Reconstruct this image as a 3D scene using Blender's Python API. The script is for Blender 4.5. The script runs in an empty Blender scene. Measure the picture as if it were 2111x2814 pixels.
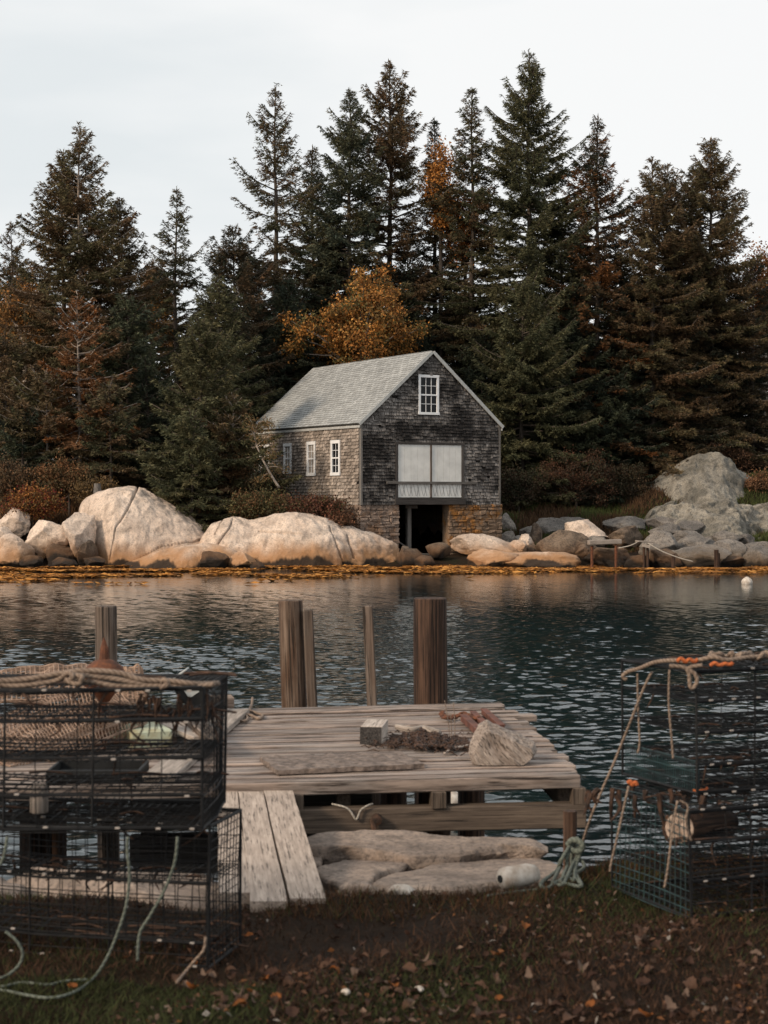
import bpy, bmesh, math, random
import numpy as np
from mathutils import Vector, Matrix, noise

random.seed(7)
RNG = np.random.default_rng(7)
R = math.radians
scene = bpy.context.scene
COL = scene.collection

# ------------------------------------------------------------------ camera
F, CX, HY, CAMZ = 4500.0, 1055.5, 1372.0, 2.6      # photograph: focal length in its pixels, centre column, horizon row, eye height
cam = bpy.data.cameras.new('camera')
cam.sensor_fit = 'VERTICAL'
cam.sensor_height = 36.0
cam.lens = 36.0 * F / 2814.0
cam.shift_y = -35.0 / 2814.0
cam.clip_start = 0.1
cam.clip_end = 2000
cam.dof.use_dof = True
cam.dof.focus_distance = 62.0
cam.dof.aperture_fstop = 6.8
camo = bpy.data.objects.new('camera', cam)
COL.objects.link(camo)
camo.location = (0, 0, CAMZ)
camo.rotation_euler = (R(90), 0, 0)
scene.camera = camo

# ------------------------------------------------------------------ world and sun
SUN_DIR = Vector((-0.72, -0.56, 0.50)).normalized()
SUN_ELEV = math.asin(SUN_DIR.z)
SUN_AZ = math.atan2(SUN_DIR.x, SUN_DIR.y)
world = bpy.data.worlds.new("World")
scene.world = world
world.use_nodes = True
wn, wl = world.node_tree.nodes, world.node_tree.links
wn.clear()
w_out = wn.new('ShaderNodeOutputWorld')
w_sky = wn.new('ShaderNodeTexSky')
w_sky.sky_type = 'NISHITA'
w_sky.sun_disc = False
w_sky.sun_elevation = SUN_ELEV
w_sky.sun_rotation = SUN_AZ
w_sky.dust_density = 2.0
w_bg1 = wn.new('ShaderNodeBackground')
w_bg1.inputs['Strength'].default_value = 0.09
wl.new(w_sky.outputs[0], w_bg1.inputs['Color'])
w_tc = wn.new('ShaderNodeTexCoord')
w_mp = wn.new('ShaderNodeMapping')
w_mp.inputs['Scale'].default_value = (1.0, 1.0, 3.4)
w_mp.inputs['Location'].default_value = (0.3, 0.2, 0.55)
wl.new(w_tc.outputs['Generated'], w_mp.inputs['Vector'])
w_nz = wn.new('ShaderNodeTexNoise')
w_nz.inputs['Scale'].default_value = 2.2
w_nz.inputs['Detail'].default_value = 5.0
w_nz.inputs['Roughness'].default_value = 0.5
wl.new(w_mp.outputs[0], w_nz.inputs['Vector'])
w_rp = wn.new('ShaderNodeValToRGB')
w_rp.color_ramp.elements[0].position = 0.36
w_rp.color_ramp.elements[0].color = (0.82, 0.86, 0.875, 1)
w_rp.color_ramp.elements[1].position = 0.54
w_rp.color_ramp.elements[1].color = (0.985, 0.99, 0.985, 1)
wl.new(w_nz.outputs['Fac'], w_rp.inputs['Fac'])
w_bg2 = wn.new('ShaderNodeBackground')
w_bg2.inputs['Strength'].default_value = 1.0
wl.new(w_rp.outputs[0], w_bg2.inputs['Color'])
w_mx = wn.new('ShaderNodeMixShader')
w_mx.inputs[0].default_value = 0.94
wl.new(w_bg1.outputs[0], w_mx.inputs[1])
wl.new(w_bg2.outputs[0], w_mx.inputs[2])
wl.new(w_mx.outputs[0], w_out.inputs['Surface'])

sun = bpy.data.lights.new('sun', 'SUN')
sun.energy = 3.5
sun.angle = R(10)
sun.color = (1.0, 0.80, 0.60)
suno = bpy.data.objects.new('sun', sun)
COL.objects.link(suno)
suno.rotation_euler = SUN_DIR.to_track_quat('Z', 'Y').to_euler()
suno.location = (-40, -30, 40)

scene.view_settings.view_transform = 'Standard'
scene.view_settings.look = 'None'
scene.view_settings.exposure = 0.0
scene.view_settings.gamma = 1.0
scene.view_settings.use_curve_mapping = False
scene.cycles.max_bounces = 6
scene.cycles.transparent_max_bounces = 4
scene.cycles.diffuse_bounces = 3
scene.cycles.glossy_bounces = 3


# ------------------------------------------------------------------ helpers
def P(px, py, Y):
    return Vector(((px - CX) * Y / F, Y, CAMZ - (py - HY) * Y / F))


def G(px, py, z):
    return P(px, py, (CAMZ - z) * F / (py - HY))


def tag(o, label=None, cat=None, group=None, kind=None):
    if label: o['label'] = label
    if cat: o['category'] = cat
    if group: o['group'] = group
    if kind: o['kind'] = kind
    return o


def thing(name, label, cat, loc=(0, 0, 0), rotz=0.0, group=None):
    o = bpy.data.objects.new(name, None)
    COL.objects.link(o)
    o.empty_display_size = 0.2
    o.location = loc
    o.rotation_euler = (0, 0, rotz)
    return tag(o, label, cat, group)


def link_mesh(name, me, mat, parent=None):
    o = bpy.data.objects.new(name, me)
    COL.objects.link(o)
    if mat is not None and not me.materials: me.materials.append(mat)
    if parent is not None: o.parent = parent
    return o


def copy_tree(o, parent=None):
    c = o.copy()
    COL.objects.link(c)
    if parent is not None: c.parent = parent
    for ch in list(o.children): copy_tree(ch, c)
    return c


def smooth_path(pts, n=6):
    pts = [Vector(p) for p in pts]
    if len(pts) < 3: return pts
    out = []
    for i in range(len(pts) - 1):
        p0 = pts[max(i - 1, 0)]; p1 = pts[i]; p2 = pts[i + 1]; p3 = pts[min(i + 2, len(pts) - 1)]
        for k in range(n):
            t = k / n
            out.append(0.5 * ((2 * p1) + (p2 - p0) * t + (2 * p0 - 5 * p1 + 4 * p2 - p3) * t * t + (3 * p1 - p0 - 3 * p2 + p3) * t ** 3))
    out.append(pts[-1])
    return out


class MB:
    """Collects shapes of one part into one mesh; gc = grain coordinates, tone = shade of the piece."""
    def __init__(s):
        s.v = []; s.f = []; s.gc = []; s.tn = []

    def add(s, verts, faces, gcs=None, tone=0.5):
        b = len(s.v)
        s.v += [tuple(v) for v in verts]
        s.f += [tuple(i + b for i in f) for f in faces]
        s.gc += [tuple(g) for g in (gcs if gcs is not None else verts)]
        s.tn += [tone] * len(verts)

    def box(s, c, half, rot=None, tone=None, jit=0.0, chamfer=0.0):
        hx, hy, hz = half
        off = Vector((random.random() * 50, random.random() * 50, random.random() * 50))
        c = Vector(c)
        ch = min(chamfer, 0.45 * min(hx, hy, hz))
        if ch <= 0:
            loc = [Vector((x, y, z)) for x in (-hx, hx) for y in (-hy, hy) for z in (-hz, hz)]
            fs = [(0, 1, 3, 2), (4, 6, 7, 5), (0, 4, 5, 1), (2, 3, 7, 6), (0, 2, 6, 4), (1, 5, 7, 3)]
        else:
            loc = []; idx = {}
            for sx in (-1, 1):
                for sy in (-1, 1):
                    for sz in (-1, 1):
                        for a in range(3):
                            d = [hx - ch, hy - ch, hz - ch]
                            d[a] += ch
                            idx[(sx, sy, sz, a)] = len(loc)
                            loc.append(Vector((sx * d[0], sy * d[1], sz * d[2])))
            fs = []
            for a in range(3):
                b, c2 = (a + 1) % 3, (a + 2) % 3
                for sg in (-1, 1):
                    q = []
                    for (p, r) in ((-1, -1), (1, -1), (1, 1), (-1, 1)):
                        k = [0, 0, 0]; k[a] = sg; k[b] = p; k[c2] = r
                        q.append(idx[(k[0], k[1], k[2], a)])
                    fs.append(tuple(q) if sg > 0 else tuple(q[::-1]))
            for a in range(3):
                b, c2 = (a + 1) % 3, (a + 2) % 3
                for p in (-1, 1):
                    for r in (-1, 1):
                        k1 = [0, 0, 0]; k1[a] = -1; k1[b] = p; k1[c2] = r
                        k2 = list(k1); k2[a] = 1
                        q = (idx[(*k1, b)], idx[(*k2, b)], idx[(*k2, c2)], idx[(*k1, c2)])
                        fs.append(q if p * r < 0 else q[::-1])
            for sx in (-1, 1):
                for sy in (-1, 1):
                    for sz in (-1, 1):
                        q = tuple(idx[(sx, sy, sz, a)] for a in range(3))
                        fs.append(q if sx * sy * sz > 0 else q[::-1])
        if jit:
            loc2 = [v + Vector([random.uniform(-jit, jit) for _ in range(3)]) for v in loc]
        else:
            loc2 = loc
        vs = [(rot @ v if rot is not None else v) + c for v in loc2]
        s.add(vs, fs, [v + off for v in loc], random.random() if tone is None else tone)

    def board(s, p0, p1, w, t, up=(0, 0, 1), tone=None, chamfer=0.0, jit=0.0):
        p0 = Vector(p0); p1 = Vector(p1)
        a = (p1 - p0); L = a.length; a.normalize()
        up = Vector(up)
        sd = up.cross(a)
        if sd.length < 1e-4: sd = Vector((0, 1, 0)).cross(a)
        sd.normalize()
        n = a.cross(sd).normalized()
        m = Matrix((a, sd, n)).transposed()
        s.box((p0 + p1) / 2, (L / 2, w / 2, t / 2), m, tone, jit, chamfer)

    def tube(s, pts, rad, n=8, cap=True, tone=None, wob=0.0):
        pts = [Vector(p) for p in pts]
        if not hasattr(rad, '__len__'): rad = [rad] * len(pts)
        off = Vector((random.random() * 50, random.random() * 50, random.random() * 50))
        vs = []; gs = []; fs = []
        prev = None; arc = 0.0
        for i, p in enumerate(pts):
            t = (pts[min(i + 1, len(pts) - 1)] - pts[max(i - 1, 0)])
            if t.length < 1e-9: t = Vector((0, 0, 1))
            t.normalize()
            if prev is None:
                r = Vector((1, 0, 0)) if abs(t.x) < 0.8 else Vector((0, 1, 0))
            else:
                r = prev
            r = (r - t * r.dot(t))
            if r.length < 1e-6: r = t.orthogonal()
            r.normalize(); prev = r
            b = t.cross(r)
            if i: arc += (p - pts[i - 1]).length
            for k in range(n):
                an = 2 * math.pi * k / n
                rr = rad[i]
                if wob:
                    rr *= 1 + wob * noise.noise(Vector((math.cos(an) * 1.7, math.sin(an) * 1.7, arc * 1.1)) + off)
                d = r * math.cos(an) + b * math.sin(an)
                vs.append(p + d * rr)
                gs.append(Vector((arc, rad[i] * math.cos(an), rad[i] * math.sin(an))) + off)
        for i in range(len(pts) - 1):
            for k in range(n):
                fs.append((i * n + k, i * n + (k + 1) % n, (i + 1) * n + (k + 1) % n, (i + 1) * n + k))
        if cap:
            fs.append(tuple(range(n))[::-1])
            fs.append(tuple((len(pts) - 1) * n + k for k in range(n)))
        s.add(vs, fs, gs, random.random() if tone is None else tone)

    def build(s, name, mat, parent=None, smooth=False):
        me = bpy.data.meshes.new(name)
        me.from_pydata(s.v, [], s.f)
        a = me.attributes.new('gc', 'FLOAT_VECTOR', 'POINT')
        a.data.foreach_set('vector', np.array(s.gc, dtype=np.float32).ravel())
        a = me.attributes.new('tone', 'FLOAT', 'POINT')
        a.data.foreach_set('value', np.array(s.tn, dtype=np.float32))
        if smooth: me.polygons.foreach_set('use_smooth', np.ones(len(me.polygons), dtype=bool))
        me.update()
        return link_mesh(name, me, mat, parent)


def np_mesh(name, verts, faces, col=None, smooth=False):
    """verts (N,3), faces (M,k) -> mesh with an optional per-vertex colour."""
    me = bpy.data.meshes.new(name)
    verts = np.asarray(verts, dtype=np.float32); faces = np.asarray(faces, dtype=np.int32)
    n, (m, k) = len(verts), faces.shape
    me.vertices.add(n)
    me.vertices.foreach_set('co', verts.ravel())
    me.loops.add(m * k)
    me.loops.foreach_set('vertex_index', faces.ravel())
    me.polygons.add(m)
    me.polygons.foreach_set('loop_start', np.arange(0, m * k, k, dtype=np.int32))
    if smooth: me.polygons.foreach_set('use_smooth', np.ones(m, dtype=bool))
    me.update(calc_edges=True)
    if col is not None:
        a = me.attributes.new('col', 'FLOAT_COLOR', 'POINT')
        c4 = np.ones((n, 4), dtype=np.float32); c4[:, :3] = col
        a.data.foreach_set('color', c4.ravel())
    return me


def smoothstep(x, a, b):
    t = np.clip((x - a) / (b - a), 0, 1)
    return t * t * (3 - 2 * t)


# ------------------------------------------------------------------ materials
def new_mat(name):
    m = bpy.data.materials.new(name)
    m.use_nodes = True
    nt = m.node_tree
    return m, nt, nt.nodes['Principled BSDF']


def N(nt, t, **kw):
    n = nt.nodes.new(t)
    for k, v in kw.items():
        if k in n.inputs: n.inputs[k].default_value = v
        else: setattr(n, k, v)
    return n


def ramp(nt, fac, stops):
    r = nt.nodes.new('ShaderNodeValToRGB')
    els = r.color_ramp.elements
    while len(els) < len(stops): els.new(0.5)
    for e, (p, c) in zip(els, stops):
        e.position = p
        e.color = (*c, 1) if len(c) == 3 else c
    nt.links.new(fac, r.inputs['Fac'])
    return r


def mixc(nt, fac, a, b, mode='MIX'):
    m = nt.nodes.new('ShaderNodeMix')
    m.data_type = 'RGBA'; m.blend_type = mode
    for sock, v in ((m.inputs[0], fac), (m.inputs[6], a), (m.inputs[7], b)):
        if hasattr(v, 'links'): nt.links.new(v, sock)
        elif isinstance(v, (int, float)): sock.default_value = v
        else: sock.default_value = (*v, 1)
    return m.outputs[2]


def math_n(nt, op, a, b=None, clamp=False):
    m = nt.nodes.new('ShaderNodeMath')
    m.operation = op; m.use_clamp = clamp
    for i, v in enumerate((a, b)):
        if v is None: continue
        if hasattr(v, 'links'): nt.links.new(v, m.inputs[i])
        else: m.inputs[i].default_value = v
    return m.outputs[0]


def noise_n(nt, vec, scale, detail=4, rough=0.55, sv=None, loc=None):
    if sv is not None or loc is not None:
        mp = nt.nodes.new('ShaderNodeMapping')
        if sv is not None: mp.inputs['Scale'].default_value = sv
        if loc is not None: mp.inputs['Location'].default_value = loc
        nt.links.new(vec, mp.inputs['Vector'])
        vec = mp.outputs[0]
    n = nt.nodes.new('ShaderNodeTexNoise')
    n.inputs['Scale'].default_value = scale
    n.inputs['Detail'].default_value = detail
    n.inputs['Roughness'].default_value = rough
    nt.links.new(vec, n.inputs['Vector'])
    return n.outputs['Fac']


def bump(nt, bsdf, h, strength=0.5, dist=0.02):
    b = nt.nodes.new('ShaderNodeBump')
    b.inputs['Strength'].default_value = strength
    b.inputs['Distance'].default_value = dist
    nt.links.new(h, b.inputs['Height'])
    nt.links.new(b.outputs[0], bsdf.inputs['Normal'])


def attr(nt, name, out='Vector'):
    a = nt.nodes.new('ShaderNodeAttribute')
    a.attribute_name = name
    return a.outputs[out]


def wood_mat(name, dark, light, stain=None, stain_amt=0.5, grain=(2.0, 45, 45), bump_s=0.6, tone_amt=0.5, rough=0.8, stain_scale=2.5, mid=(0.38, 0.60), ck_mul=2.6, ck_lo=0.37):
    m, nt, b = new_mat(name)
    gc = attr(nt, 'gc')
    g = noise_n(nt, gc, 1.0, 8, 0.72, sv=(grain[0], grain[1] * 1.3, grain[2] * 1.3))
    g2 = noise_n(nt, gc, 1.0, 3, 0.5, sv=(grain[0] * 0.4, grain[1] * 2.3, grain[2] * 2.3))
    gg = math_n(nt, 'ADD', math_n(nt, 'MULTIPLY', g, 0.65), math_n(nt, 'MULTIPLY', g2, 0.35))
    c = ramp(nt, gg, [(mid[0], dark), (mid[1], light)]).outputs[0]
    if stain is not None:
        sn = noise_n(nt, gc, stain_scale, 4, 0.6, sv=(0.6, 2, 2))
        sf = ramp(nt, sn, [(0.45, (0, 0, 0)), (0.68, (1, 1, 1))]).outputs[0]
        c = mixc(nt, math_n(nt, 'MULTIPLY', sf, stain_amt), c, stain)
    ck = noise_n(nt, gc, 1.0, 4, 0.65, sv=(grain[0] * 0.7, grain[1] * ck_mul, grain[2] * ck_mul), loc=(5, 2, 9))
    cf = ramp(nt, ck, [(ck_lo, (0, 0, 0)), (ck_lo + 0.06, (1, 1, 1))]).outputs[0]
    c = mixc(nt, math_n(nt, 'MULTIPLY', math_n(nt, 'SUBTRACT', 1.0, cf), 0.9), c, tuple(x * 0.35 for x in dark))
    gg = math_n(nt, 'ADD', gg, math_n(nt, 'MULTIPLY', cf, 0.5))
    tn = math_n(nt, 'ADD', math_n(nt, 'MULTIPLY', attr(nt, 'tone', 'Fac'), tone_amt), 1.0 - tone_amt * 0.5)
    c = mixc(nt, 1.0, c, tn, 'MULTIPLY')
    nt.links.new(c, b.inputs['Base Color'])
    b.inputs['Roughness'].default_value = rough
    b.inputs['Specular IOR Level'].default_value = 0.25
    bump(nt, b, gg, bump_s, 0.01)
    return m


def plain_mat(name, col, rough=0.6, var=0.35, vscale=14.0, metal=0.0, bump_s=0.0, col2=None, spec=0.4):
    m, nt, b = new_mat(name)
    tc = nt.nodes.new('ShaderNodeTexCoord')
    n = noise_n(nt, tc.outputs['Object'], vscale, 5, 0.6)
    c2 = col2 if col2 is not None else tuple(x * (1 - var) for x in col)
    c = ramp(nt, n, [(0.35, c2), (0.65, col)]).outputs[0]
    nt.links.new(c, b.inputs['Base Color'])
    b.inputs['Roughness'].default_value = rough
    b.inputs['Metallic'].default_value = metal
    b.inputs['Specular IOR Level'].default_value = spec
    if bump_s: bump(nt, b, n, bump_s, 0.01)
    return m


def leaf_mat(name, rough=0.75, trans=0.12):
    m, nt, b = new_mat(name)
    c = attr(nt, 'col', 'Color')
    nt.links.new(c, b.inputs['Base Color'])
    b.inputs['Roughness'].default_value = rough
    b.inputs['Specular IOR Level'].default_value = 0.2
    if trans:
        t = N(nt, 'ShaderNodeBsdfTranslucent')
        nt.links.new(c, t.inputs['Color'])
        mx = N(nt, 'ShaderNodeMixShader')
        mx.inputs[0].default_value = trans
        nt.links.new(b.outputs[0], mx.inputs[1])
        nt.links.new(t.outputs[0], mx.inputs[2])
        nt.links.new(mx.outputs[0], nt.nodes['Material Output'].inputs['Surface'])
    return m


def rope_mat(name, dark, light, twist=90.0):
    m, nt, b = new_mat(name)
    gc = attr(nt, 'gc')
    w = nt.nodes.new('ShaderNodeTexWave')
    w.bands_direction = 'DIAGONAL'
    w.inputs['Scale'].default_value = twist / 3
    w.inputs['Distortion'].default_value = 1.0
    nt.links.new(gc, w.inputs['Vector'])
    n = noise_n(nt, gc, 25, 4)
    f = math_n(nt, 'ADD', math_n(nt, 'MULTIPLY', w.outputs['Fac'], 0.3), math_n(nt, 'MULTIPLY', n, 0.7))
    c = ramp(nt, f, [(0.25, dark), (0.7, light)]).outputs[0]
    nt.links.new(c, b.inputs['Base Color'])
    b.inputs['Roughness'].default_value = 0.9
    bump(nt, b, f, 0.6, 0.004)
    return m


def rock_mat(name, pale, grey, tide=True, stain=(0.30, 0.15, 0.06), black_top=0.35, brown_top=0.95, scale=1.0, crack=0.0, lichen=0.0, speck=0.85, bmp=0.8):
    m, nt, b = new_mat(name)
    geo = nt.nodes.new('ShaderNodeNewGeometry')
    pos = geo.outputs['Position']
    big = noise_n(nt, pos, 0.55 * scale, 5, 0.6)
    med = noise_n(nt, pos, 3.2 * scale, 5, 0.65)
    fine = noise_n(nt, pos, 16 * scale, 6, 0.75)
    c = ramp(nt, big, [(0.36, grey), (0.60, pale)]).outputs[0]
    c = mixc(nt, math_n(nt, 'MULTIPLY', ramp(nt, med, [(0.48, (0, 0, 0)), (0.64, (1, 1, 1))]).outputs[0], 0.55), c, tuple(x * 0.5 for x in grey))
    c = mixc(nt, speck, c, ramp(nt, fine, [(0.36, (0.28, 0.28, 0.29)), (0.49, (0.95, 0.95, 0.95)), (0.62, (1.25, 1.2, 1.15))]).outputs[0], 'MULTIPLY')
    stk = ramp(nt, noise_n(nt, pos, 1.9 * scale, 5, 0.65, sv=(1, 1, 0.16), loc=(2, 8, 1)), [(0.50, (0, 0, 0)), (0.66, (1, 1, 1))]).outputs[0]
    c = mixc(nt, math_n(nt, 'MULTIPLY', stk, 0.42), c, tuple(x * 0.5 for x in grey))
    hgt = math_n(nt, 'ADD', math_n(nt, 'MULTIPLY', med, 0.5), fine)
    if crack:
        wp = nt.nodes.new('ShaderNodeVectorMath'); wp.operation = 'ADD'
        nz = nt.nodes.new('ShaderNodeTexNoise'); nz.inputs['Scale'].default_value = 0.9 * scale
        nt.links.new(pos, nz.inputs['Vector'])
        nt.links.new(pos, wp.inputs[0]); nt.links.new(nz.outputs['Color'], wp.inputs[1])
        vo = nt.nodes.new('ShaderNodeTexVoronoi'); vo.feature = 'DISTANCE_TO_EDGE'
        vo.inputs['Scale'].default_value = crack * scale
        nt.links.new(wp.outputs[0], vo.inputs['Vector'])
        cr = ramp(nt, vo.outputs['Distance'], [(0.0, (0, 0, 0)), (0.006, (1, 1, 1))]).outputs[0]
        c = mixc(nt, math_n(nt, 'MULTIPLY', math_n(nt, 'SUBTRACT', 1.0, cr), 0.75), c, (0.07, 0.055, 0.045))
        hgt = math_n(nt, 'ADD', hgt, math_n(nt, 'MULTIPLY', cr, 1.5))
    if lichen:
        lf = ramp(nt, noise_n(nt, pos, 1.4, 6, 0.7, loc=(7, 3, 2)), [(0.5, (0, 0, 0)), (0.62, (1, 1, 1))]).outputs[0]
        c = mixc(nt, math_n(nt, 'MULTIPLY', lf, lichen), c, (0.28, 0.12, 0.025))
    if tide:
        sp = nt.nodes.new('ShaderNodeSeparateXYZ')
        nt.links.new(pos, sp.inputs[0])
        wn_ = noise_n(nt, pos, 0.8, 4, 0.6, sv=(1, 1, 0.4), loc=(3, 1, 0))
        zz = math_n(nt, 'ADD', sp.outputs['Z'], math_n(nt, 'MULTIPLY', math_n(nt, 'SUBTRACT', wn_, 0.5), 1.5))
        bf = nt.nodes.new('ShaderNodeMapRange'); bf.interpolation_type = 'SMOOTHSTEP'
        bf.inputs['From Min'].default_value = brown_top; bf.inputs['From Max'].default_value = brown_top * 0.25
        nt.links.new(zz, bf.inputs['Value'])
        c = mixc(nt, math_n(nt, 'MULTIPLY', bf.outputs[0], 0.85), c, stain)
        kf = nt.nodes.new('ShaderNodeMapRange'); kf.interpolation_type = 'SMOOTHSTEP'
        kf.inputs['From Min'].default_value = black_top; kf.inputs['From Max'].default_value = black_top * 0.4
        nt.links.new(zz, kf.inputs['Value'])
        c = mixc(nt, math_n(nt, 'MULTIPLY', kf.outputs[0], 0.94), c, (0.022, 0.018, 0.015))
    nt.links.new(c, b.inputs['Base Color'])
    b.inputs['Roughness'].default_value = 0.85
    b.inputs['Specular IOR Level'].default_value = 0.25
    bump(nt, b, hgt, bmp, 0.09 / scale)
    return m


M = {}
M['deck'] = wood_mat('deck_wood', (0.078, 0.057, 0.047), (0.335, 0.265, 0.222), (0.25, 0.235, 0.225), 0.6, grain=(2.6, 20, 20), tone_amt=0.45, bump_s=0.35, ck_mul=1.9, ck_lo=0.40, stain_scale=3)
M['plank'] = wood_mat('plank_wood', (0.16, 0.125, 0.10), (0.46, 0.38, 0.32), (0.17, 0.13, 0.105), 0.45, grain=(5, 42, 42), tone_amt=0.25, bump_s=0.2, stain_scale=9, mid=(0.28, 0.6))
M['beam'] = wood_mat('beam_wood', (0.055, 0.041, 0.032), (0.155, 0.118, 0.09), (0.05, 0.038, 0.03), 0.5, grain=(3, 45, 45), bump_s=0.3)
M['pale_board'] = wood_mat('pale_board', (0.20, 0.165, 0.14), (0.46, 0.40, 0.35), None, grain=(5, 60, 60), bump_s=0.2)
M['pile_warm'] = wood_mat('pile_wood', (0.06, 0.04, 0.029), (0.25, 0.18, 0.135), (0.07, 0.03, 0.012), 0.85, grain=(2.0, 32, 32), bump_s=0.5, stain_scale=2.6, ck_mul=2.0, ck_lo=0.40)
M['pile_grey'] = wood_mat('grey_pile_wood', (0.045, 0.034, 0.027), (0.185, 0.145, 0.118), (0.08, 0.04, 0.02), 0.5, grain=(2.0, 32, 32), bump_s=0.5, ck_mul=2.0, ck_lo=0.40)
M['pile_dark'] = wood_mat('dark_pile_wood', (0.016, 0.0095, 0.007), (0.10, 0.056, 0.036), (0.02, 0.010, 0.007), 0.8, grain=(1.6, 30, 30), bump_s=0.6, ck_mul=2.0, ck_lo=0.41)
M['drift'] = wood_mat('driftwood', (0.09, 0.06, 0.045), (0.40, 0.31, 0.25), (0.13, 0.075, 0.045), 0.4, grain=(1.3, 20, 20), bump_s=0.6)
M['dark_wood'] = wood_mat('dark_trim_wood', (0.02, 0.018, 0.017), (0.09, 0.08, 0.075), None)
M['grey_trim'] = wood_mat('grey_trim_wood', (0.07, 0.065, 0.06), (0.20, 0.185, 0.17), None)
M['rust'] = plain_mat('rust', (0.16, 0.055, 0.022), 0.85, col2=(0.05, 0.02, 0.012), vscale=18, bump_s=0.4)
M['rust_red'] = plain_mat('rust_red', (0.14, 0.052, 0.034), 0.85, col2=(0.06, 0.024, 0.017), vscale=12, bump_s=0.3)
M['wire'] = plain_mat('coated_wire', (0.012, 0.0125, 0.0135), 0.6, col2=(0.006, 0.006, 0.007), vscale=30, spec=0.2)
M['wire_teal'] = plain_mat('teal_wire', (0.020, 0.052, 0.056), 0.5, col2=(0.010, 0.02, 0.024), vscale=20)
M['clip'] = plain_mat('clip_metal', (0.36, 0.32, 0.29), 0.5, var=0.4, vscale=60)
M['white_paint'] = plain_mat('white_paint', (0.74, 0.75, 0.76), 0.5, var=0.12, vscale=8)
M['door_paint'] = plain_mat('door_paint', (0.66, 0.66, 0.635), 0.7, col2=(0.54, 0.54, 0.52), vscale=2.2)
M['trim_paint'] = plain_mat('trim_paint', (0.42, 0.43, 0.42), 0.6, var=0.25, vscale=6)
M['rope_tan'] = rope_mat('tan_rope', (0.085, 0.058, 0.042), (0.25, 0.185, 0.14))
M['rope_green'] = rope_mat('green_rope', (0.045, 0.055, 0.045), (0.13, 0.145, 0.118))
M['rope_orange'] = rope_mat('orange_twine', (0.22, 0.05, 0.015), (0.46, 0.12, 0.03))
M['rope_dark'] = rope_mat('dark_rope', (0.01, 0.009, 0.009), (0.045, 0.04, 0.038))
M['rope_pale'] = rope_mat('pale_cord', (0.22, 0.20, 0.17), (0.44, 0.40, 0.35))
M['net'] = plain_mat('net_cord', (0.36, 0.25, 0.185), 0.9, col2=(0.20, 0.13, 0.09), vscale=12)
M['foam'] = plain_mat('white_foam', (0.56, 0.52, 0.47), 0.8, col2=(0.30, 0.24, 0.19), vscale=16, bump_s=0.2)
M['plastic'] = plain_mat('dark_plastic', (0.014, 0.015, 0.016), 0.6, var=0.5, vscale=20, spec=0.2)
M['plastic_grey'] = plain_mat('grey_plastic', (0.40, 0.42, 0.42), 0.5, var=0.2, vscale=20)
M['green_paint'] = plain_mat('flaking_green_paint', (0.40, 0.46, 0.36), 0.8, col2=(0.30, 0.26, 0.15), vscale=9)
M['weed'] = plain_mat('dried_weed', (0.075, 0.036, 0.020), 0.8, col2=(0.012, 0.007, 0.005), vscale=30)
M['foliage'] = leaf_mat('foliage')
M['grass'] = leaf_mat('grass_blades', 0.85, 0.15)
M['dead_leaf'] = leaf_mat('dead_leaf', 0.8, 0.2)
M['bark'] = wood_mat('spruce_bark', (0.03, 0.022, 0.017), (0.13, 0.105, 0.085), None, grain=(4, 14, 14))
M['bark_pale'] = wood_mat('pale_bark', (0.13, 0.105, 0.085), (0.42, 0.36, 0.31), None, grain=(4, 14, 14))
M['granite'] = rock_mat('shore_granite', (0.74, 0.61, 0.505), (0.54, 0.435, 0.36), black_top=0.26, brown_top=1.15, stain=(0.36, 0.175, 0.065), speck=0.55)
M['granite_dark'] = rock_mat('dark_shore_rock', (0.20, 0.15, 0.11), (0.09, 0.065, 0.05), black_top=0.45, brown_top=1.0, stain=(0.11, 0.055, 0.025))
M['granite_grey'] = rock_mat('grey_shore_rock', (0.26, 0.235, 0.21), (0.15, 0.138, 0.128), black_top=0.40, brown_top=0.9, stain=(0.12, 0.085, 0.055), crack=0.0)
M['ledge_grey'] = rock_mat('lichened_ledge', (0.30, 0.28, 0.24), (0.12, 0.115, 0.10), tide=False, crack=0.0)
M['slab'] = rock_mat('near_granite', (0.34, 0.27, 0.22), (0.19, 0.15, 0.125), tide=False, scale=2.5, crack=0.0, bmp=0.4)
M['stone'] = rock_mat('foundation_stone', (0.33, 0.25, 0.20), (0.19, 0.145, 0.12), tide=False, scale=1.6, crack=0.0, lichen=0.35)
M['stone_rust'] = rock_mat('lichened_stone', (0.27, 0.19, 0.13), (0.17, 0.12, 0.085), tide=False, scale=1.6, crack=0.0, lichen=0.9)


def shingle_mat(name, dark, light, mould, mould_amt, tone=0.95):
    m, nt, b = new_mat(name)
    gc = attr(nt, 'gc')
    g = noise_n(nt, gc, 1.0, 4, 0.6, sv=(3.0, 38, 38))
    c = ramp(nt, g, [(0.33, dark), (0.66, light)]).outputs[0]
    geo = nt.nodes.new('ShaderNodeNewGeometry')
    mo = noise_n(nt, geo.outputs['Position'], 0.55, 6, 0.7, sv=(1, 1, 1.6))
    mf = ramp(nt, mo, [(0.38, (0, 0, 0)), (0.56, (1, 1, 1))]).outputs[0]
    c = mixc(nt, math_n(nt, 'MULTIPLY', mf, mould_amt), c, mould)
    tn = math_n(nt, 'ADD', math_n(nt, 'MULTIPLY', attr(nt, 'tone', 'Fac'), tone), 1.0 - tone * 0.5)
    c = mixc(nt, 1.0, c, tn, 'MULTIPLY')
    nt.links.new(c, b.inputs['Base Color'])
    b.inputs['Roughness'].default_value = 0.85
    b.inputs['Specular IOR Level'].default_value = 0.2
    bump(nt, b, g, 0.4, 0.01)
    return m


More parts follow.
